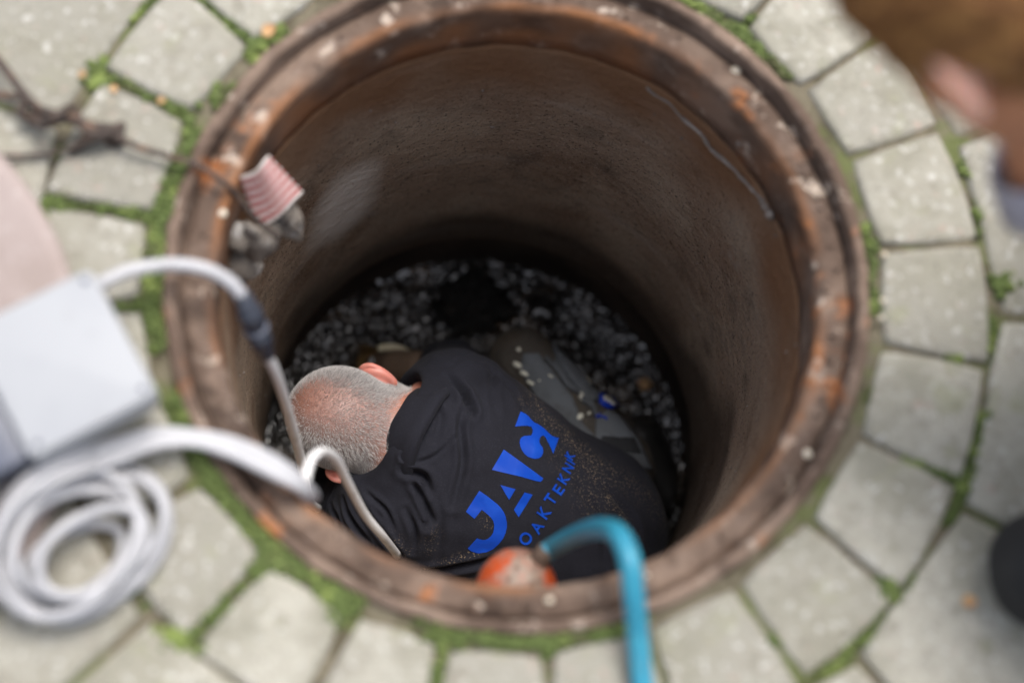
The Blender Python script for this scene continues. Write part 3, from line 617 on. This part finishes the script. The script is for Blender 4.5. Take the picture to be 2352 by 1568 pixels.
# collar: a folded band standing round the neck
cc = NC_; ca_ = CA_
e1 = nrm(HB - ca_ * (HB @ ca_)); e2 = np.cross(ca_, e1); cv = []; cf = []; NC = 60
cp = [(.062, .016), (.064, .026), (.0675, .029), (.072, .026), (.0755, .012), (.081, -.004), (.092, -.020), (.086, -.032), (.066, -.012)]
for i in range(NC):
    a = 2 * math.pi * i / NC; rip = .0012 * math.sin(3 * a + 1) + .0005 * math.sin(7 * a)
    for (r, h) in cp: cv.append(cc + (r + rip) * (math.cos(a) * e1 + 1.05 * math.sin(a) * e2) + ca_ * (h + rip * .8))
for i in range(NC):
    for j in range(len(cp)):
        a, b = i * len(cp) + j, i * len(cp) + (j + 1) % len(cp); c, d = ((i + 1) % NC) * len(cp) + (j + 1) % len(cp), ((i + 1) % NC) * len(cp) + j; cf.append((a, b, c, d))
mesh('collar', cv, cf, M['jacket'], shirt)
for w_, d_, n_, sd_ in ((wrR, nrm(P(870, 840, -1.0) - wrR), np.array((0, -.2, -1)), 1), (wrL, nrm(np.array((-.02, .12, -.05))), np.array((.2, 0, -1)), -1)):
    gf_ = Field(w_ - .16, w_ + .16, .0032); hand(gf_, w_, d_, n_, sd_, .5 if sd_ > 0 else .6, 1.07); gf_.cap(w_ - d_ * .03, w_ + d_ * .02, .034, .032, .015); gf_.within(.369); v, q = gf_.mesh(); mesh('glove', relax(v, q, 1), q, M['glove'], man, w_)
# print on the back
C5 = lambda x, y: ((1120 + x / 3.564) / 1.0884, (980 + y / 3.564) / 1.0884)
LOGO = [((278, 876), (340, 918), (400, 965), (440, 997), (470, 1030), (495, 1065), (512, 1105), (523, 1160), (523, 1200), (512, 1250), (490, 1300), (450, 1350), (400, 1395), (365, 1413), (330, 1425), (270, 1433), (210, 1415), (175, 1388), (258, 1297), (280, 1306), (305, 1311), (330, 1311), (355, 1302), (385, 1275), (400, 1250), (408, 1220), (410, 1180), (403, 1145), (380, 1112), (345, 1080), (300, 1045), (235, 1125), (158, 1062)),
        ((495, 510), (845, 765), (838, 785), (820, 798), (780, 790), (700, 767), (620, 745), (500, 718), (390, 690)),
        ((465, 825), (600, 862), (543, 958)), ((680, 890), (752, 912), (628, 1112), (585, 1045)),
        ((645, 172), (690, 195), (715, 215), (735, 240), (762, 268), (800, 285), (830, 305), (860, 330), (895, 365), (925, 390), (955, 402), (985, 408), (935, 548), (915, 500), (900, 468), (885, 440), (865, 402), (850, 387), (835, 388), (820, 402), (812, 425), (813, 450), (822, 470), (838, 490), (846, 515), (844, 545), (832, 570), (810, 586), (775, 592), (745, 588), (710, 575), (680, 550), (657, 518), (643, 485), (637, 455), (640, 425), (652, 402), (680, 389), (710, 388), (740, 385), (750, 360), (753, 335), (740, 308), (700, 298), (650, 300), (595, 307))]
for k, poly in enumerate(LOGO): patch('logo_letter', [C5(*q) for q in poly], T, M['print'], shirt, .0008, 5, 0)
def glyph(ch):
    cu = bpy.data.curves.new('glyph', 'FONT'); cu.body = ch; cu.offset = .018; cu.resolution_u = 4; o = bpy.data.objects.new('glyph', cu); COL.objects.link(o)
    dg = bpy.context.evaluated_depsgraph_get(); me = bpy.data.meshes.new_from_object(o.evaluated_get(dg)); V = np.array([v.co[:2] for v in me.vertices]); Fq = [tuple(p.vertices) for p in me.polygons]
    bpy.data.objects.remove(o); bpy.data.curves.remove(cu); bpy.data.meshes.remove(me); return V, Fq
for ch, (cx, cy), w, h in (('O', (690, 1302), 112, 112), ('A', (790, 1201), 96, 104), ('K', (854, 1070), 84, 108), ('T', (911, 953), 76, 104), ('E', (982, 868), 66, 100), ('K', (1027, 770), 72, 98), ('N', (1066, 678), 66, 92), ('I', (1090, 622), 13, 86), ('K', (1083, 566), 56, 82)):
    gv, gf = glyph(ch); lo, hi = gv.min(0), gv.max(0); gv = (gv - (lo + hi) / 2) / (hi - lo); t = np.array((.56, -.83)); c = np.array((-.83, -.56)); vv = []; nn_ = []
    for g in gv:
        q = np.array((cx, cy)) + t * g[0] * w + c * g[1] * h; p, n = hit(T, *C5(*q)); vv.append(p + n * .0013); nn_.append(n)
    ff = [f_ if np.cross(vv[f_[1]] - vv[f_[0]], vv[f_[2]] - vv[f_[0]]) @ nn_[f_[0]] > 0 else f_[::-1] for f_ in gf]
    o = mesh('letter', vv, ff, M['print'], shirt, np.mean(vv, 0), smooth=False); so = o.modifiers.new('thickness', 'SOLIDIFY'); so.thickness = .0012; so.offset = -1

# ------------------------------------------------------------------ things lying in the sludge
def at_floor(px, py, dz=0.0):
    q = P(px, py, FLOOR); return np.array([q[0], q[1], fz(q[0], q[1]) + dz])
a = P(850, 800, -.985); b = P(948, 815, -.985); d = nrm(b - a); s_ = np.cross(d, (0, 0, 1)); ch = empty('drain_channel', (a + b) / 2, 'open brown clay drain channel in the sludge by the man\'s right hand', 'drain channel')
V, Fc = [], []; n = 14
for i, base in enumerate((a - d * .02, b + d * .02)):
    for rr in (.038, .046):
        for k in range(n + 1): t = math.pi * k / n; V.append(base + s_ * .04 + rr * (math.cos(t) * s_ - math.sin(t) * np.array((0, 0, 1.0))))
for k in range(n): Fc += [(k, k + 1, 2*n+2+k+1, 2*n+2+k)[::-1], (n+1+k, n+2+k, 3*n+3+k+1, 3*n+3+k), (k, k+1, n+2+k, n+1+k), (2*n+2+k, 2*n+3+k, 3*n+4+k, 3*n+3+k)[::-1]]
mesh('channel_wall', V, Fc, M['clay'], ch, (a + b) / 2)
V, Fc = tube(catmull([P(868, 800, -.975), P(905, 797, -.972), P(948, 815, -.975)], 5), [.007] * 11, 8, flat=.6); setp(mesh('stick', V, Fc, M['stick'], None, P(905, 800, -.975)), 'pale broken stick lying across the drain channel edge', 'stick')
V, Fc = tube(np.array([P(846, 852, -.93), P(850, 838, -.94), P(855, 824, -.95)]), .0042, 10); setp(mesh('tool_rod', V, Fc, M['white'], None, P(850, 838, -.94)), 'thin white rod sticking up next to the man\'s right ear', 'rod')
v, fc = blob(at_floor(1240, 722, .012), .028, 3, .6, 2, 3, .6); setp(mesh('stone', v, fc, M['clump'], None, at_floor(1240, 722)), 'black wet stone lump in the sludge above the knee', 'stone')
v, fc = blob(at_floor(1152, 690, .006), .008, 2, .6, 2, 8, .5); setp(mesh('stone', v, fc, M['rag'], None, at_floor(1152, 690)), 'small greyish stone in the dark sludge above the man\'s back', 'stone')
v, fc = blob(at_floor(1480, 882, .008), .014, 2, .6, 2, 18, .6); setp(mesh('stone', v, fc, M['leaf'], None, at_floor(1480, 882)), 'reddish brown stone chip in the sludge right of the knee pad', 'stone')
v, fc = blob(at_floor(1085, 705, .012), .055, 4, .9, 5, 28, .4); setp(mesh('muck_mound', v, fc, M['muck'], None, at_floor(1085, 690)), 'broad black mound of wet muck behind the man', 'muck')

# ------------------------------------------------------------------ orange float on its blue hose
bc = P(1187, 1352, -.235); bl_ = empty('float_ball', bc, 'mud-smeared orange ball hanging just under the near rim', 'float ball')
V, Fc = blob(bc, .0535, 4, .02, 2, 1, .98); mesh('ball', V, Fc, M['ball'], bl_, bc)
kb = P(1240, 1284, -.205); V, Fc = tube(np.array([bc + (kb - bc) * .75, kb + (kb - bc) * .1, kb + (kb - bc) * .35]), [.014, .0135, .0125], 14); mesh('hose_fitting', V, Fc, M['rust'], bl_, kb)
hp = [kb + (kb - bc) * .2, P(1275, 1254, -.19), P(1325, 1228, -.12), P(1375, 1213, -.03), P(1418, 1225, .05), P(1445, 1280, .075), P(1455, 1360, .065), P(1465, 1460, .035), P(1475, 1568, .022), P(1490, 1680, .016), P(1540, 1850, .014), P(1700, 2100, .014), P(2100, 2500, .014), P(2800, 2800, .014), P(3700, 3000, .014)]
V, Fc = tube(catmull(hp, 8), .0128, 16); setp(mesh('hose', V, Fc, M['hose'], None, P(1455, 1360, 0)), 'cyan blue hose bent over the rim down to the orange ball', 'hose')

# ------------------------------------------------------------------ white box, cables
ux = nrm(P(365, 905, .1) - P(205, 610, .1)); uy = nrm(P(110, 1075, .1) - P(365, 905, .1)); uy = nrm(uy - ux * (uy @ ux)); uz = np.cross(ux, uy)
if uz[2] < 0: uz = -uz
HBX = .125; c_ = (P(205, 610, HBX) + P(365, 905, HBX)) / 2; LB = .168; WB = .152
ctr = c_ + uy * WB / 2 * 1.0; ctr[2] = 0
box = empty('power_box', ctr, 'white plastic box with rounded corners beside the coiled cable', 'power box')
V, Fc = rbox(ctr + (0, 0, HBX - .024), ux, uy, uz, LB, WB, .048, .006, 3, .012); mesh('lid', V, Fc, M['white'], box, ctr + (0, 0, HBX - .045))
V, Fc = rbox(ctr + uy * .10 - ux * .012 + (0, 0, .059), ux, uy, uz, LB - .05, WB + .05, .046, .004, 2, .01); mesh('base', V, Fc, M['white'], box, ctr)
V, Fc = rbox(ctr + uy * (WB / 2 + .022) + (0, 0, .082), ux, uy, uz, LB - .02, .046, .05, .003, 2); mesh('grey_band', V, Fc, M['greyband'], box, ctr)
V, Fc = rbox(ctr + uy * (WB / 2 + .046 + .05) + (0, 0, .082), ux, uy, uz, LB - .006, .10, .075, .006, 3, .012); mesh('side_housing', V, Fc, M['white'], box, ctr)
for q in ((-.42, -.42), (.42, -.42), (-.42, .40), (.42, .40)):
    p_ = ctr + ux * q[0] * LB + uy * q[1] * WB + np.array((0, 0, HBX)); V, Fc = tube(np.array([p_ - uz * .004, p_ + uz * .0012]), [.0042, .0038], 12); mesh('screw', V, Fc, M['greyband'], box, p_)
for q in ((-.35, -.4), (.35, -.4), (-.35, .9), (.35, .9)):
    p_ = ctr + ux * q[0] * LB + uy * q[1] * WB; V, Fc = rbox(p_ + (0, 0, .0367), ux, uy, uz, .02, .02, .006, .0015, 1); mesh('foot', V, Fc, M['connector'], box, p_)

CR_ = .0066
pts = catmull([P(215, 668, .06), P(240, 648, .065), P(300, 622, .06), P(390, 608, .05), P(470, 618, .045), P(530, 650, .035), P(562, 690, .02)], 8)
wc = empty('power_cable', P(390, 608, .0), 'white cable arching from the white box over the rim with a dark plug', 'cable')
V, Fc = tube(pts, .0085, 14); mesh('upper_cable', V, Fc, M['cable'], wc, pts[0])
c0, c1 = P(560, 684, .022), P(612, 812, -.07); dd = c1 - c0
V, Fc = tube(np.array([c0 + dd * t for t in (-.08, 0, .02, .2, .22, .42, .44, .60, .62, .80, .82, .95, 1.05)]), [.0085, .0095, .0115, .0125, .0150, .0150, .0125, .0125, .0145, .0145, .0115, .010, .0085], 18); mesh('plug', V, Fc, M['connector'], wc, c0)
ppt = c0 + dd * .53; V, Fc = tube(np.array([ppt - dd * .02, ppt + dd * .02]), [.0158, .0158], 18); mesh('plug_ring', V, Fc, M['greyband'], wc, ppt)
V, Fc = tube(catmull([c1 - dd * .02, P(635, 860, -.14), P(662, 945, -.27), P(685, 1030, -.40), P(700, 1095, -.50), P(712, 1150, -.62), P(735, 1170, -.74)], 8), .0068, 12); mesh('lower_cable', V, Fc, M['lit_thin_cable'], wc, c1)

# coil lying on the paving and its strands running over the rim
coil = empty('cable_coil', P(200, 1245, 0), 'coil of white cable lying on the paving beside the white box', 'cable')
def lift(p):            # the coil rests on the cover where it overlaps it
    d = .418 - math.hypot(p[0] - cvp[0], p[1] - cvp[1]); k = min(1, max(0, (d + .05) / .06)); p = p.copy(); p[2] += .034 * k * k * (3 - 2 * k); return p
cvp = P(-672, 882, .03); cvp[2] = 0
for k, (cx, cy, rx, ry, ro, z) in enumerate(((196, 1240, 208, 152, -.62, .012), (212, 1232, 182, 116, -.55, .030), (184, 1274, 170, 126, -.75, .028), (214, 1266, 136, 80, -.62, .044), (176, 1292, 122, 68, -.6, .012), (158, 1250, 186, 134, -.86, .046))):
    pl = []
    for i in range(40):
        t = 2 * math.pi * i / 40 + k; a = rx * math.cos(t); b = ry * math.sin(t)
        pl.append(lift(P(cx + a * math.cos(ro) - b * math.sin(ro), cy + a * math.sin(ro) + b * math.cos(ro), z + .006 * math.sin(t * 2 + k))))
    pl.append(pl[0]); V, Fc = tube(catmull(pl, 2), .0064, 10, cap=False); mesh('cable_loop', V, Fc, M['cable'], coil, pl[0])
for k, o_ in enumerate(((0, 0), (7, -17), (-3, 17), (14, 30))):
    x, y = o_
    pts = [P(2 + x, 1240 + y, .02), P(40 + x, 1160 + y, .035), P(130 + x, 1085 + y, .05), P(240 + x, 1035 + y * .9, .05), P(345 + x * .7, 1003 + y * .7, .04), P(440 + x * .4, 1003 + y * .5, .03), P(530, 1022 + y * .7, .026), P(620, 1062 + y * .8, .022), P(690, 1106 + y * .5, .008), P(722 - k * 6, 1136 + k * 3, -.035), P(716 - k * 8, 1150 + k * 5, -.09)]
    pts[:4] = [lift(p) for p in pts[:4]]; V, Fc = tube(catmull(pts, 6), .0058, 12); mesh('cable_strand', V, Fc, M['cable'], coil, pts[4])
endp, endn = hit(T, 915, 1268)
pts = [P(700, 1135, -.10), P(703, 1095, -.10), P(715, 1055, -.12), P(742, 1036, -.16), P(772, 1055, -.22), P(800, 1110, -.30), P(838, 1180, -.40), P(880, 1232, -.48), endp + endn * .006]
V, Fc = tube(catmull(pts, 8), .0064, 12); mesh('hanging_cable', V, Fc, M['lit_thin_cable'], coil, pts[2])

# ------------------------------------------------------------------ the cover, wire and rag
cvp = P(-672, 882, .03); cvp[2] = 0
cover = empty('manhole_cover', cvp, 'round beige manhole cover lying on the paving behind the white box', 'manhole cover')
V, Fc = lathe([(.0001, .004), (.405, .004), (.415, .008), (.418, .025), (.412, .032), (.398, .033), (.393, .0325), (.0001, .0325)], 120, .001, 12); V = np.array(V) + cvp; mesh('plate', V, Fc, M['cover'], cover, cvp)
for q in ((-.1, .27), (-.1, -.27)):
    V, Fc = rbox(cvp + (*q, .031), (1, 0, 0), (0, 1, 0), (0, 0, 1), .05, .02, .006, .002, 1); mesh('lifting_slot', V, Fc, M['soil'], cover, cvp + (*q, .031))

wire = empty('twisted_wire', P(150, 270, 0), 'dark twisted rusty wire lying over the paving into the hole', 'wire')
def wr_(pts, r, name='wire_strand', jit=.0): V, Fc = tube(catmull([P(*q) + rng.normal(0, jit, 3) for q in pts], 6), r, 8); mesh(name, V, Fc, M['twig'], wire, P(*pts[0]))
wr_(((-60, 80, .02), (0, 145, .03), (45, 205, .04), (60, 225, .035), (48, 262, .03), (80, 270, .02)), .0055)
wr_(((-60, 205, .02), (0, 218, .022), (60, 228, .04), (90, 250, .03)), .005)
for k in range(6): wr_(((60, 240 + k * 6, .02), (110, 262 + 5 * k, .03 + .004 * k), (170, 278 - 4 * k, .03), (220, 290 + 5 * k, .03), (262, 305 - 6 * k, .02), (275, 320, .015)), .0045, jit=.007)
for k in range(4): wr_(((165 + 8 * k, 345, .008), (190, 325 - 5 * k, .02), (235, 300, .03), (268, 318 - k * 9, .02)), .0042, jit=.005)
wr_(((-40, 358, .012), (40, 358, .012), (120, 352, .012), (180, 335, .02)), .0032)
wr_(((262, 312, .025), (330, 343, .02), (400, 362, .018), (455, 380, .012), (510, 415, .0), (545, 450, -.035), (590, 505, -.07), (640, 545, -.10)), .0042)
# red and white striped webbing with a ragged end
web = empty('striped_webbing', P(620, 430, -.05), 'red and white striped webbing end hanging inside the rim with grey rags', 'webbing')
q00, q01, q10, q11 = P(548, 405, -.040), P(612, 355, -.040), P(592, 522, -.118), P(692, 440, -.118)
def wpt(u, v):
    p = (q00 * (1 - u) + q01 * u) * (1 - v) + (q10 * (1 - u) + q11 * u) * v; return p + nrm(np.array([.6, -.2, .6])) * .018 * math.sin(u * math.pi) * (1 - .3 * v)
nst = 13
for k in range(nst):
    V = []; Fc = []; th_ = .0035
    for lay in (0, 1):
        for v in (k / nst, (k + .5) / nst, (k + 1) / nst - .004):
            for i in range(9): V.append(wpt(i / 8, v + .03 * math.sin(i * .9)) + nrm(np.array([.6, -.2, .6])) * (th_ * lay + (.0012 if v == (k + .5) / nst and lay else 0)))
    for r_ in range(2):
        for i in range(8): a = r_ * 9 + i; Fc += [(a, a + 9, a + 10, a + 1), (27 + a, 27 + a + 1, 27 + a + 10, 27 + a + 9)]
    for i in range(8): Fc += [(i, i + 1, 27 + i + 1, 27 + i), (18 + i, 45 + i, 45 + i + 1, 18 + i + 1)]
    mesh('stripe', V, Fc, M['stripe_red'] if k % 2 else M['stripe_white'], web, wpt(.5, k / nst))
rag = []
for (pl, r) in (((((655, 475, -.115), (680, 505, -.14), (698, 545, -.17))), (.014, .012, .004)), ((((640, 480, -.12), (650, 520, -.15), (690, 550, -.172))), (.010, .010, .006)), ((((600, 525, -.11), (598, 560, -.13), (585, 600, -.16))), (.012, .018, .007)), ((((612, 520, -.12), (625, 548, -.15), (615, 590, -.18))), (.014, .016, .006)), ((((580, 520, -.1), (575, 560, -.13), (572, 600, -.17))), (.010, .012, .005))):
    c = catmull([P(*q) for q in pl], 6); rr = np.interp(np.linspace(0, 1, len(c)), np.linspace(0, 1, 3), r); v, fc = tube(c, rr, 10, flat=.45)
    v = [p + np.array([noise.noise(Vector(p * 60)), noise.noise(Vector(p * 60 + 5)), noise.noise(Vector(p * 60 + 9))]) * .007 for p in v]; rag.append((v, fc))
for v, fc in rag: mesh('rag_end', v, fc, M['rag'], web, v[0])
mm = []
for (x, y, z, r) in ((560, 560, -.10, .03), (545, 600, -.14, .028), (570, 610, -.16, .02), (545, 545, -.075, .022)): q = wallpt(x, y, .372); mm.append(blob(q, r, 2, .5, 2.2, r * 900, .9))
V, Fc = merge(mm); mesh('mortar_lump', V, Fc, M['rag'], shaft)

# ------------------------------------------------------------------ onlooker leaning in at the right
OZ = imgdir(-.7, .55, .4); OY = imgdir(-.35, -.2, -.92); OY = nrm(OY - OZ * (OY @ OZ)); OX = np.cross(OY, OZ)
OO = P(2248, 2, .6) - OZ * .03
nk = P(2395, 330, .44); oc = nk + np.array((.20, -.06, -.06)); op = np.array((.93, -.02, .26))
okL, okR = np.array((.668, -.212, .074)), np.array((.80, .22, .07)); oaL, oaR = np.array((1.08, -.30, .05)), np.array((1.15, .18, .05))
osL, osR = oc + (.0, -.17, .02), oc + (.02, .17, .0); oeL, oeR = np.array((.80, -.36, .2)), np.array((.72, .40, .2)); owL, owR = np.array((.80, -.47, .03)), np.array((.66, .50, .03))
fa_ = nrm(op - oc); fl_ = nrm(np.array((.05, 1, 0))); fl_ = nrm(fl_ - fa_ * (fl_ @ fa_)); fn_ = np.cross(fa_, fl_); FA = np.array([fa_, fl_, fn_])
OB = ((.2, -.62, -.01), (1.35, .65, .68))
def otorso(f, g): f.ell(oc + fa_ * .06, np.array((.17, .18, .12)) + g, FA, .05); f.ell((oc + op) / 2, np.array((.16, .155, .11)) + g, FA, .05); f.ell(op, np.array((.14, .165, .13)) + g, FA, .05); f.cap(nk + (.05, -.01, -.02), oc, .065 + g, .10 + g, .05); f.cap(osL, osR, .06 + g, .06 + g, .04)
def oarms(f, g): f.cap(osL, oeL, .052 + g, .042 + g, .03); f.cap(osR, oeR, .052 + g, .042 + g, .03); f.cap(oeL, owL, .04 + g, .028 + g, .02); f.cap(oeR, owR, .04 + g, .028 + g, .02)
def olegs(f, g): f.cap(op + (0, -.09, -.02), okL, .085 + g, .060 + g, .03); f.cap(op + (0, .09, -.02), okR, .085 + g, .065 + g, .03); f.cap(okL, oaL, .06 + g, .045 + g, .03); f.cap(okR, oaR, .06 + g, .045 + g, .03)
f = Field(*OB, .005); otorso(f, -.014); oarms(f, -.01); olegs(f, -.012); f.cap(nk + (.04, -.01, -.02), OO - OZ * .03 - OY * .02, .058, .055, .03); head(f, OO, OX, OY, OZ)
hand(f, owL, (-.7, -.4, -.05), (0, 0, -1), -1, .1); hand(f, owR, (-.5, .7, -.05), (0, 0, -1), 1, .1)
f.above(.001); V, Q = f.mesh(); V = relax(V, Q, 2)
look = setp(mesh('person', V, Q, M['skin2']), 'brown-haired onlooker in a pale grey shirt leaning in beside the manhole rim', 'person')
Lo = lambda x, y, z: OO + x * OX + y * OY + z * OZ
for q in (-1, 1):
    ear_mesh(Lo, q, OX, OY, OZ, 1.2, M['ear2'], look); v, fc = blob(Lo(q * .032, .083, .03), .0115, 2, 0); mesh('eye', v, fc, M['white'], look, Lo(q * .032, .083, .03))
f = Field(OO - .24, OO + .24, .0045); A = np.array([OX, OY, OZ])
f.ell(Lo(0, -.02, .056), np.array((.098, .118, .104)), A, .02); f.ell(Lo(0, .04, .11), np.array((.07, .06, .04)), A, .03); f.ell(Lo(0, -.06, -.02), np.array((.07, .06, .06)), A, .03)
f.ell(Lo(0, .115, .02), np.array((.12, .065, .085)), A, .012, 'sub'); f.ell(Lo(0, .06, -.09), np.array((.15, .07, .11)), A, .012, 'sub')
for q in (-1, 1): f.ell(Lo(q * .095, .0, .005), np.array((.03, .03, .042)), A, .008, 'sub')
V, Q = f.mesh(); N_ = normals(V, Q); V = V + N_ * np.array([.006 * noise.noise(Vector(((v - OO) @ OX * 70, (v - OO) @ OY * 18, (v - OO) @ OZ * 40))) for v in V])[:, None]; mesh('hair', V, Q, M['brownhair'], look)
f = Field(*OB, .006); otorso(f, .004); oarms(f, .004); f.cap(OO, nk + OZ * .02, .08, .075, .01, 'sub'); f.cap(owL, owL + (owL - oeL) * .5, .05, .05, .004, 'sub'); f.cap(owR, owR + (owR - oeR) * .5, .05, .05, .004, 'sub'); f.above(.002); V, Q = f.mesh()
N_ = normals(V, Q); V = V + N_ * np.array([.005 * noise.noise(Vector((v[0] * 14, v[1] * 20, v[2] * 20))) for v in V])[:, None]; oshirt = mesh('shirt', V, Q, M['shirt'], look)
cv = []; cf = []; ce = nk + (.012, -.004, .002); e1 = OX; e2 = OY
for i in range(40):
    a = 2 * math.pi * i / 40
    for (r, h) in ((.060, .012), (.064, .016), (.069, .010), (.085, -.03), (.078, -.035)): cv.append(ce + r * (math.cos(a) * e1 + math.sin(a) * e2) + OZ * h)
for i in range(40):
    for j in range(5): cf.append((i * 5 + j, i * 5 + (j + 1) % 5, ((i + 1) % 40) * 5 + (j + 1) % 5, ((i + 1) % 40) * 5 + j))
mesh('collar', cv, cf, M['shirt'], oshirt)
f = Field(*OB, .006); olegs(f, .002); f.ell(op + fa_ * .02, np.array((.13, .17, .13)), FA, .05); f.above(.001); V, Q = f.mesh()
N_ = normals(V, Q); V = V + N_ * np.array([.005 * noise.noise(Vector((v[0] * 14, v[1] * 20, v[2] * 20))) for v in V])[:, None]; V[:, 2] = np.maximum(V[:, 2], .001); mesh('trousers', V, Q, M['blacktrouser'], look)
for an in (oaL, oaR):
    f = Field(an - (.1, .1, .06), an + (.25, .1, .1), .006); f.cap(an, an + (.14, 0, -.005), .052, .043, .03); f.above(.001); v, q = f.mesh(); mesh('boot', v, q, M['boot'], look, an)

# ------------------------------------------------------------------ small litter
for k, (px, py, z, r, lab) in enumerate(((2032, 585, .004, .0055, 'pale pebble at the right rim, uppermost of the small row'), (2028, 690, .004, .005, 'pale pebble in the right rim joint, middle one of the row'), (2025, 730, .004, .005, 'pale pebble in the right rim joint, lowest one of the row'), (1485, 1320, -.026, .007, 'white stone chip on the near rim beside the blue hose'), (1262, 1378, -.02, .006, 'white stone chip on the near rim below the orange ball'), (1855, 1042, -.024, .008, 'white stone chip lying on the lower right of the rim'), (1690, 163, -.024, .009, 'pale chip of mortar on the upper right of the rim'), (512, 490, -.026, .007, 'cream stone chip on the left rim beside the striped webbing'))):
    c = P(px, py, z); v, fc = blob(c, r * .75, 2, .4, 2, k + 5, .6); setp(mesh('pebble', v, fc, M['pebble'], None, c), lab, 'pebble', 'loose stone chips round the rim')
def leaf(px, py, s, a, lab, k, z=.004):
    c = P(px, py, z); V = []; Fc = []; n = 8; ax = np.array([math.cos(a), math.sin(a), 0]); bx = np.array([-math.sin(a), math.cos(a), 0])
    for lay in (0, .0006):
        for i in range(n + 1):
            t = i / n; w = .42 * math.sin(math.pi * t ** .8) + .02
            for sd_ in (-1, 0, 1): V.append(c + s * ((t - .5) * ax + sd_ * w * bx) + np.array([0, 0, s * .18 * abs(sd_) * math.sin(t * 3) + s * .15 * t * t + lay]))
    for lay in (0, 1):
        o0 = lay * 3 * (n + 1)
        for i in range(n):
            for j in (0, 1): q = (o0 + i * 3 + j, o0 + i * 3 + j + 1, o0 + i * 3 + j + 4, o0 + i * 3 + j + 3); Fc.append(q if lay == 0 else q[::-1])
    setp(mesh('leaf', V, Fc, M['leaf'], None, c), lab, 'leaf', 'dry leaves on the paving')
leaf(618, 72, .020, .8, 'yellowish dry leaf on the paving at the upper left of the rim', 1)
leaf(262, 205, .011, 2.0, 'small yellow dry leaf at the moss patch between the pavers', 2)
leaf(372, 232, .011, .3, 'small yellow dry leaf on a paver joint left of the rim', 3)
leaf(190, 172, .011, 1.1, 'orange dry leaf flake on the paver next to the moss patch', 4)
leaf(2371 - 145, 1440 - 60, .018, .2, 'orange dry leaf flake on the paver left of the onlooker\'s knee', 7)
